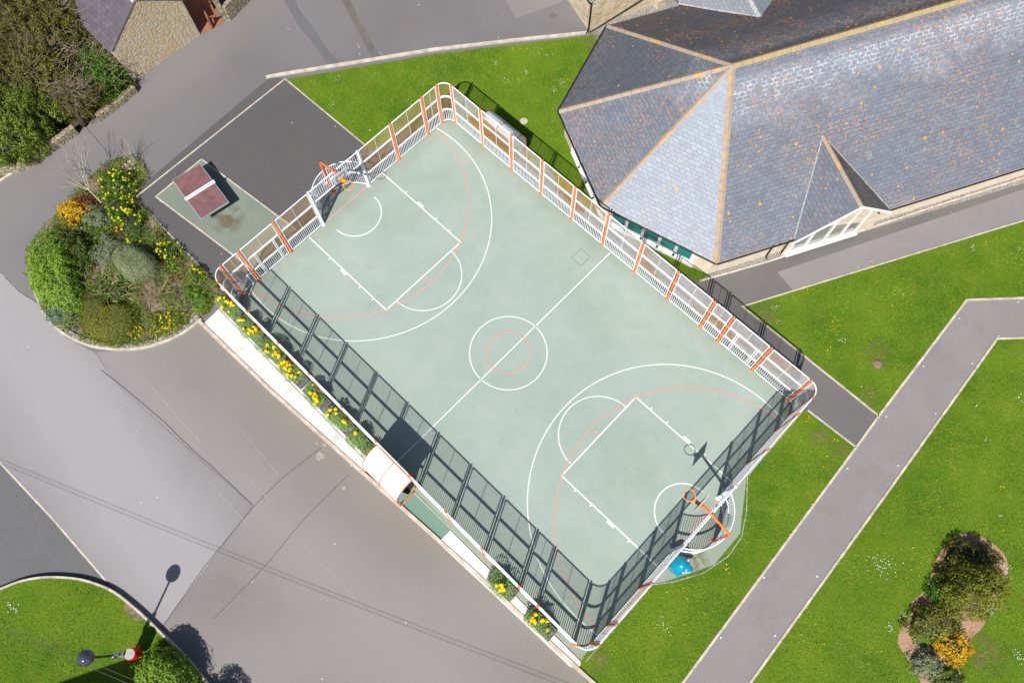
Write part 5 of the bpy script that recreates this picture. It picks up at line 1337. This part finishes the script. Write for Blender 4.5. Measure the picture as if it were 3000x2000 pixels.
# house outside the lower left edge (its shadow falls on the round lawn)
Sa, Sb = at(166, 2000, .2), at(456, 1900, .2); dd = (Sb - Sa).normalized(); hh = 6.0
Ha = Sa - Vector((SH[0], SH[1], 0)) * (hh - .2); Hb = Sb - Vector((SH[0], SH[1], 0)) * (hh - .2); nn = Vector((dd.y, -dd.x, 0))
Ha = Ha - dd * 6; Ha.z = Hb.z = 0
t = thing('rendered_house', 'cream house standing outside the lower left of the view, shading the round lawn', 'building')
b = MB(); b.prism([(p.x, p.y) for p in (Ha, Hb, Hb + nn * 7, Ha + nn * 7)], 0, hh); b.build('wall', M['render'], t)
b = MB(); r1, r2 = Ha + nn * 3.5 + Vector((0, 0, hh + 1.2)), Hb + nn * 3.5 + Vector((0, 0, hh + 1.2)); z = Vector((0, 0, hh + .01))
b.face([Ha + z, Hb + z, r2, r1]); b.face([Hb + nn * 7 + z, Ha + nn * 7 + z, r1, r2]); b.build('roof', M['purple'], t)

# ------------------------------------------------------------------ grass blades and lawn flowers
def scatter(poly, dens, rng):
    xs = [p[0] for p in poly]; ys = [p[1] for p in poly]; x0, x1, y0, y1 = max(min(xs), -28), min(max(xs), 27), max(min(ys), -3.2), min(max(ys), 33)
    n = int((x1 - x0) * (y1 - y0) * dens); x = rng.uniform(x0, x1, n); y = rng.uniform(y0, y1, n); k = inside(poly, x, y)
    return x[k], y[k]
VV = []
for i, p in enumerate(LAWNS):
    x, y = scatter(p, 420, RNG)
    if i in (2, 3): kk = ~inside(MB_BED, x, y); x, y = x[kk], y[kk]
    z0 = .2 if i == len(LAWNS) - 1 else LAWN_Z; n = len(x)
    a = RNG.uniform(0, 6.283, n); L = RNG.uniform(.05, .11, n) * (1 + .35 * fbm(x, y, 21, .35)); el = RNG.uniform(.25, 1.1, n); wv = RNG.uniform(.007, .014, n)
    d = np.stack([np.cos(a) * np.cos(el) * L, np.sin(a) * np.cos(el) * L, np.sin(el) * L], 1); s_ = np.stack([-np.sin(a) * wv, np.cos(a) * wv, 0 * a], 1)
    P = np.stack([x, y, np.full(n, z0 - .002)], 1); VV.append(np.stack([P - s_, P + s_, P + d], 1).reshape(-1, 3))
tag(tri_mesh('grass', np.concatenate(VV), None, LF['grass'], None, 3), 'short mown green grass of the lawns', 'grass', kind='stuff')
def specks(cl, mat, name, label, r_, nper, spread):
    V_ = []
    for (x, y, k, sp) in cl:
        p = at(x * F, y * F)
        for _ in range(k):
            q_ = p + Vector((random.gauss(0, sp), random.gauss(0, sp), 0)); z = LAWN_Z + .07 + (.18 if q_.x < -14 and q_.y < 3 else 0)
            rr = r_ * random.uniform(.7, 1.2); a = random.uniform(0, 1.5)
            V_ += [(q_.x + rr * math.cos(a + j * 1.5708), q_.y + rr * math.sin(a + j * 1.5708), z + random.uniform(-.01, .01)) for j in range(4)]
    tag(tri_mesh(name, V_, None, mat), label, 'flowers', kind='stuff')
D_ = [(765, 245, 9, .12), (822, 107, 8, .10), (850, 300, 6, .1), (880, 125, 3, .1), (1140, 148, 7, .08), (1210, 165, 8, .1), (1165, 188, 7, .1), (1290, 190, 8, .15), (1278, 208, 9, .12), (1235, 120, 6, .15), (780, 183, 6, .1), (1255, 132, 4, .1), (1275, 250, 5, .1),
      (1930, 783, 12, .12), (1780, 707, 10, .1), (1795, 742, 5, .1), (2235, 570, 10, .12), (2345, 575, 8, .1), (2340, 915, 12, .15), (2235, 930, 4, .1), (2265, 1010, 5, .12), (2025, 1297, 60, .28), (2310, 1305, 26, .2), (2070, 1415, 14, .1), (2045, 1440, 14, .1), (1515, 1432, 12, .14), (1530, 1445, 5, .1), (2335, 1505, 22, .15), (1650, 1085, 4, .1), (2000, 905, 4, .2), (40, 1395, 18, .14), (30, 1390, 6, .1), (2290, 1180, 5, .1), (2390, 1230, 4, .1)]
specks(D_, LF['daisy'], 'daisies', 'scattered clusters of tiny white daisies in the lawns', .018, 0, 0)
Y_ = [(random.uniform(0, 2352), random.uniform(80, 1560), 1, .02) for _ in range(260)] + [(1665, 1300, 8, .1), (2325, 590, 4, .15), (2000, 620, 8, .4), (2080, 660, 8, .3), (1850, 665, 6, .1), (1920, 760, 9, .2), (1900, 800, 4, .1), (1700, 1110, 4, .1), (1855, 960, 9, .08), (1920, 1010, 5, .06), (2300, 1120, 5, .1), (1910, 935, 4, .2), (1920, 735, 4, .1), (2090, 1300, 6, .5), (2120, 1380, 6, .5), (2200, 1560, 6, .5), (1550, 1400, 4, .5)]
Yk = []
for (x, y, k, sp) in Y_:
    p = at(x * F, y * F)
    if any(inside(Lw, np.array([p.x]), np.array([p.y]))[0] for Lw in LAWNS[:5]) and not inside(MB_BED, np.array([p.x]), np.array([p.y]))[0]: Yk.append((x, y, k, sp))
specks(Yk, LF['yellow'], 'dandelions', 'scattered small yellow dandelions in the lawns', .026, 0, 0)
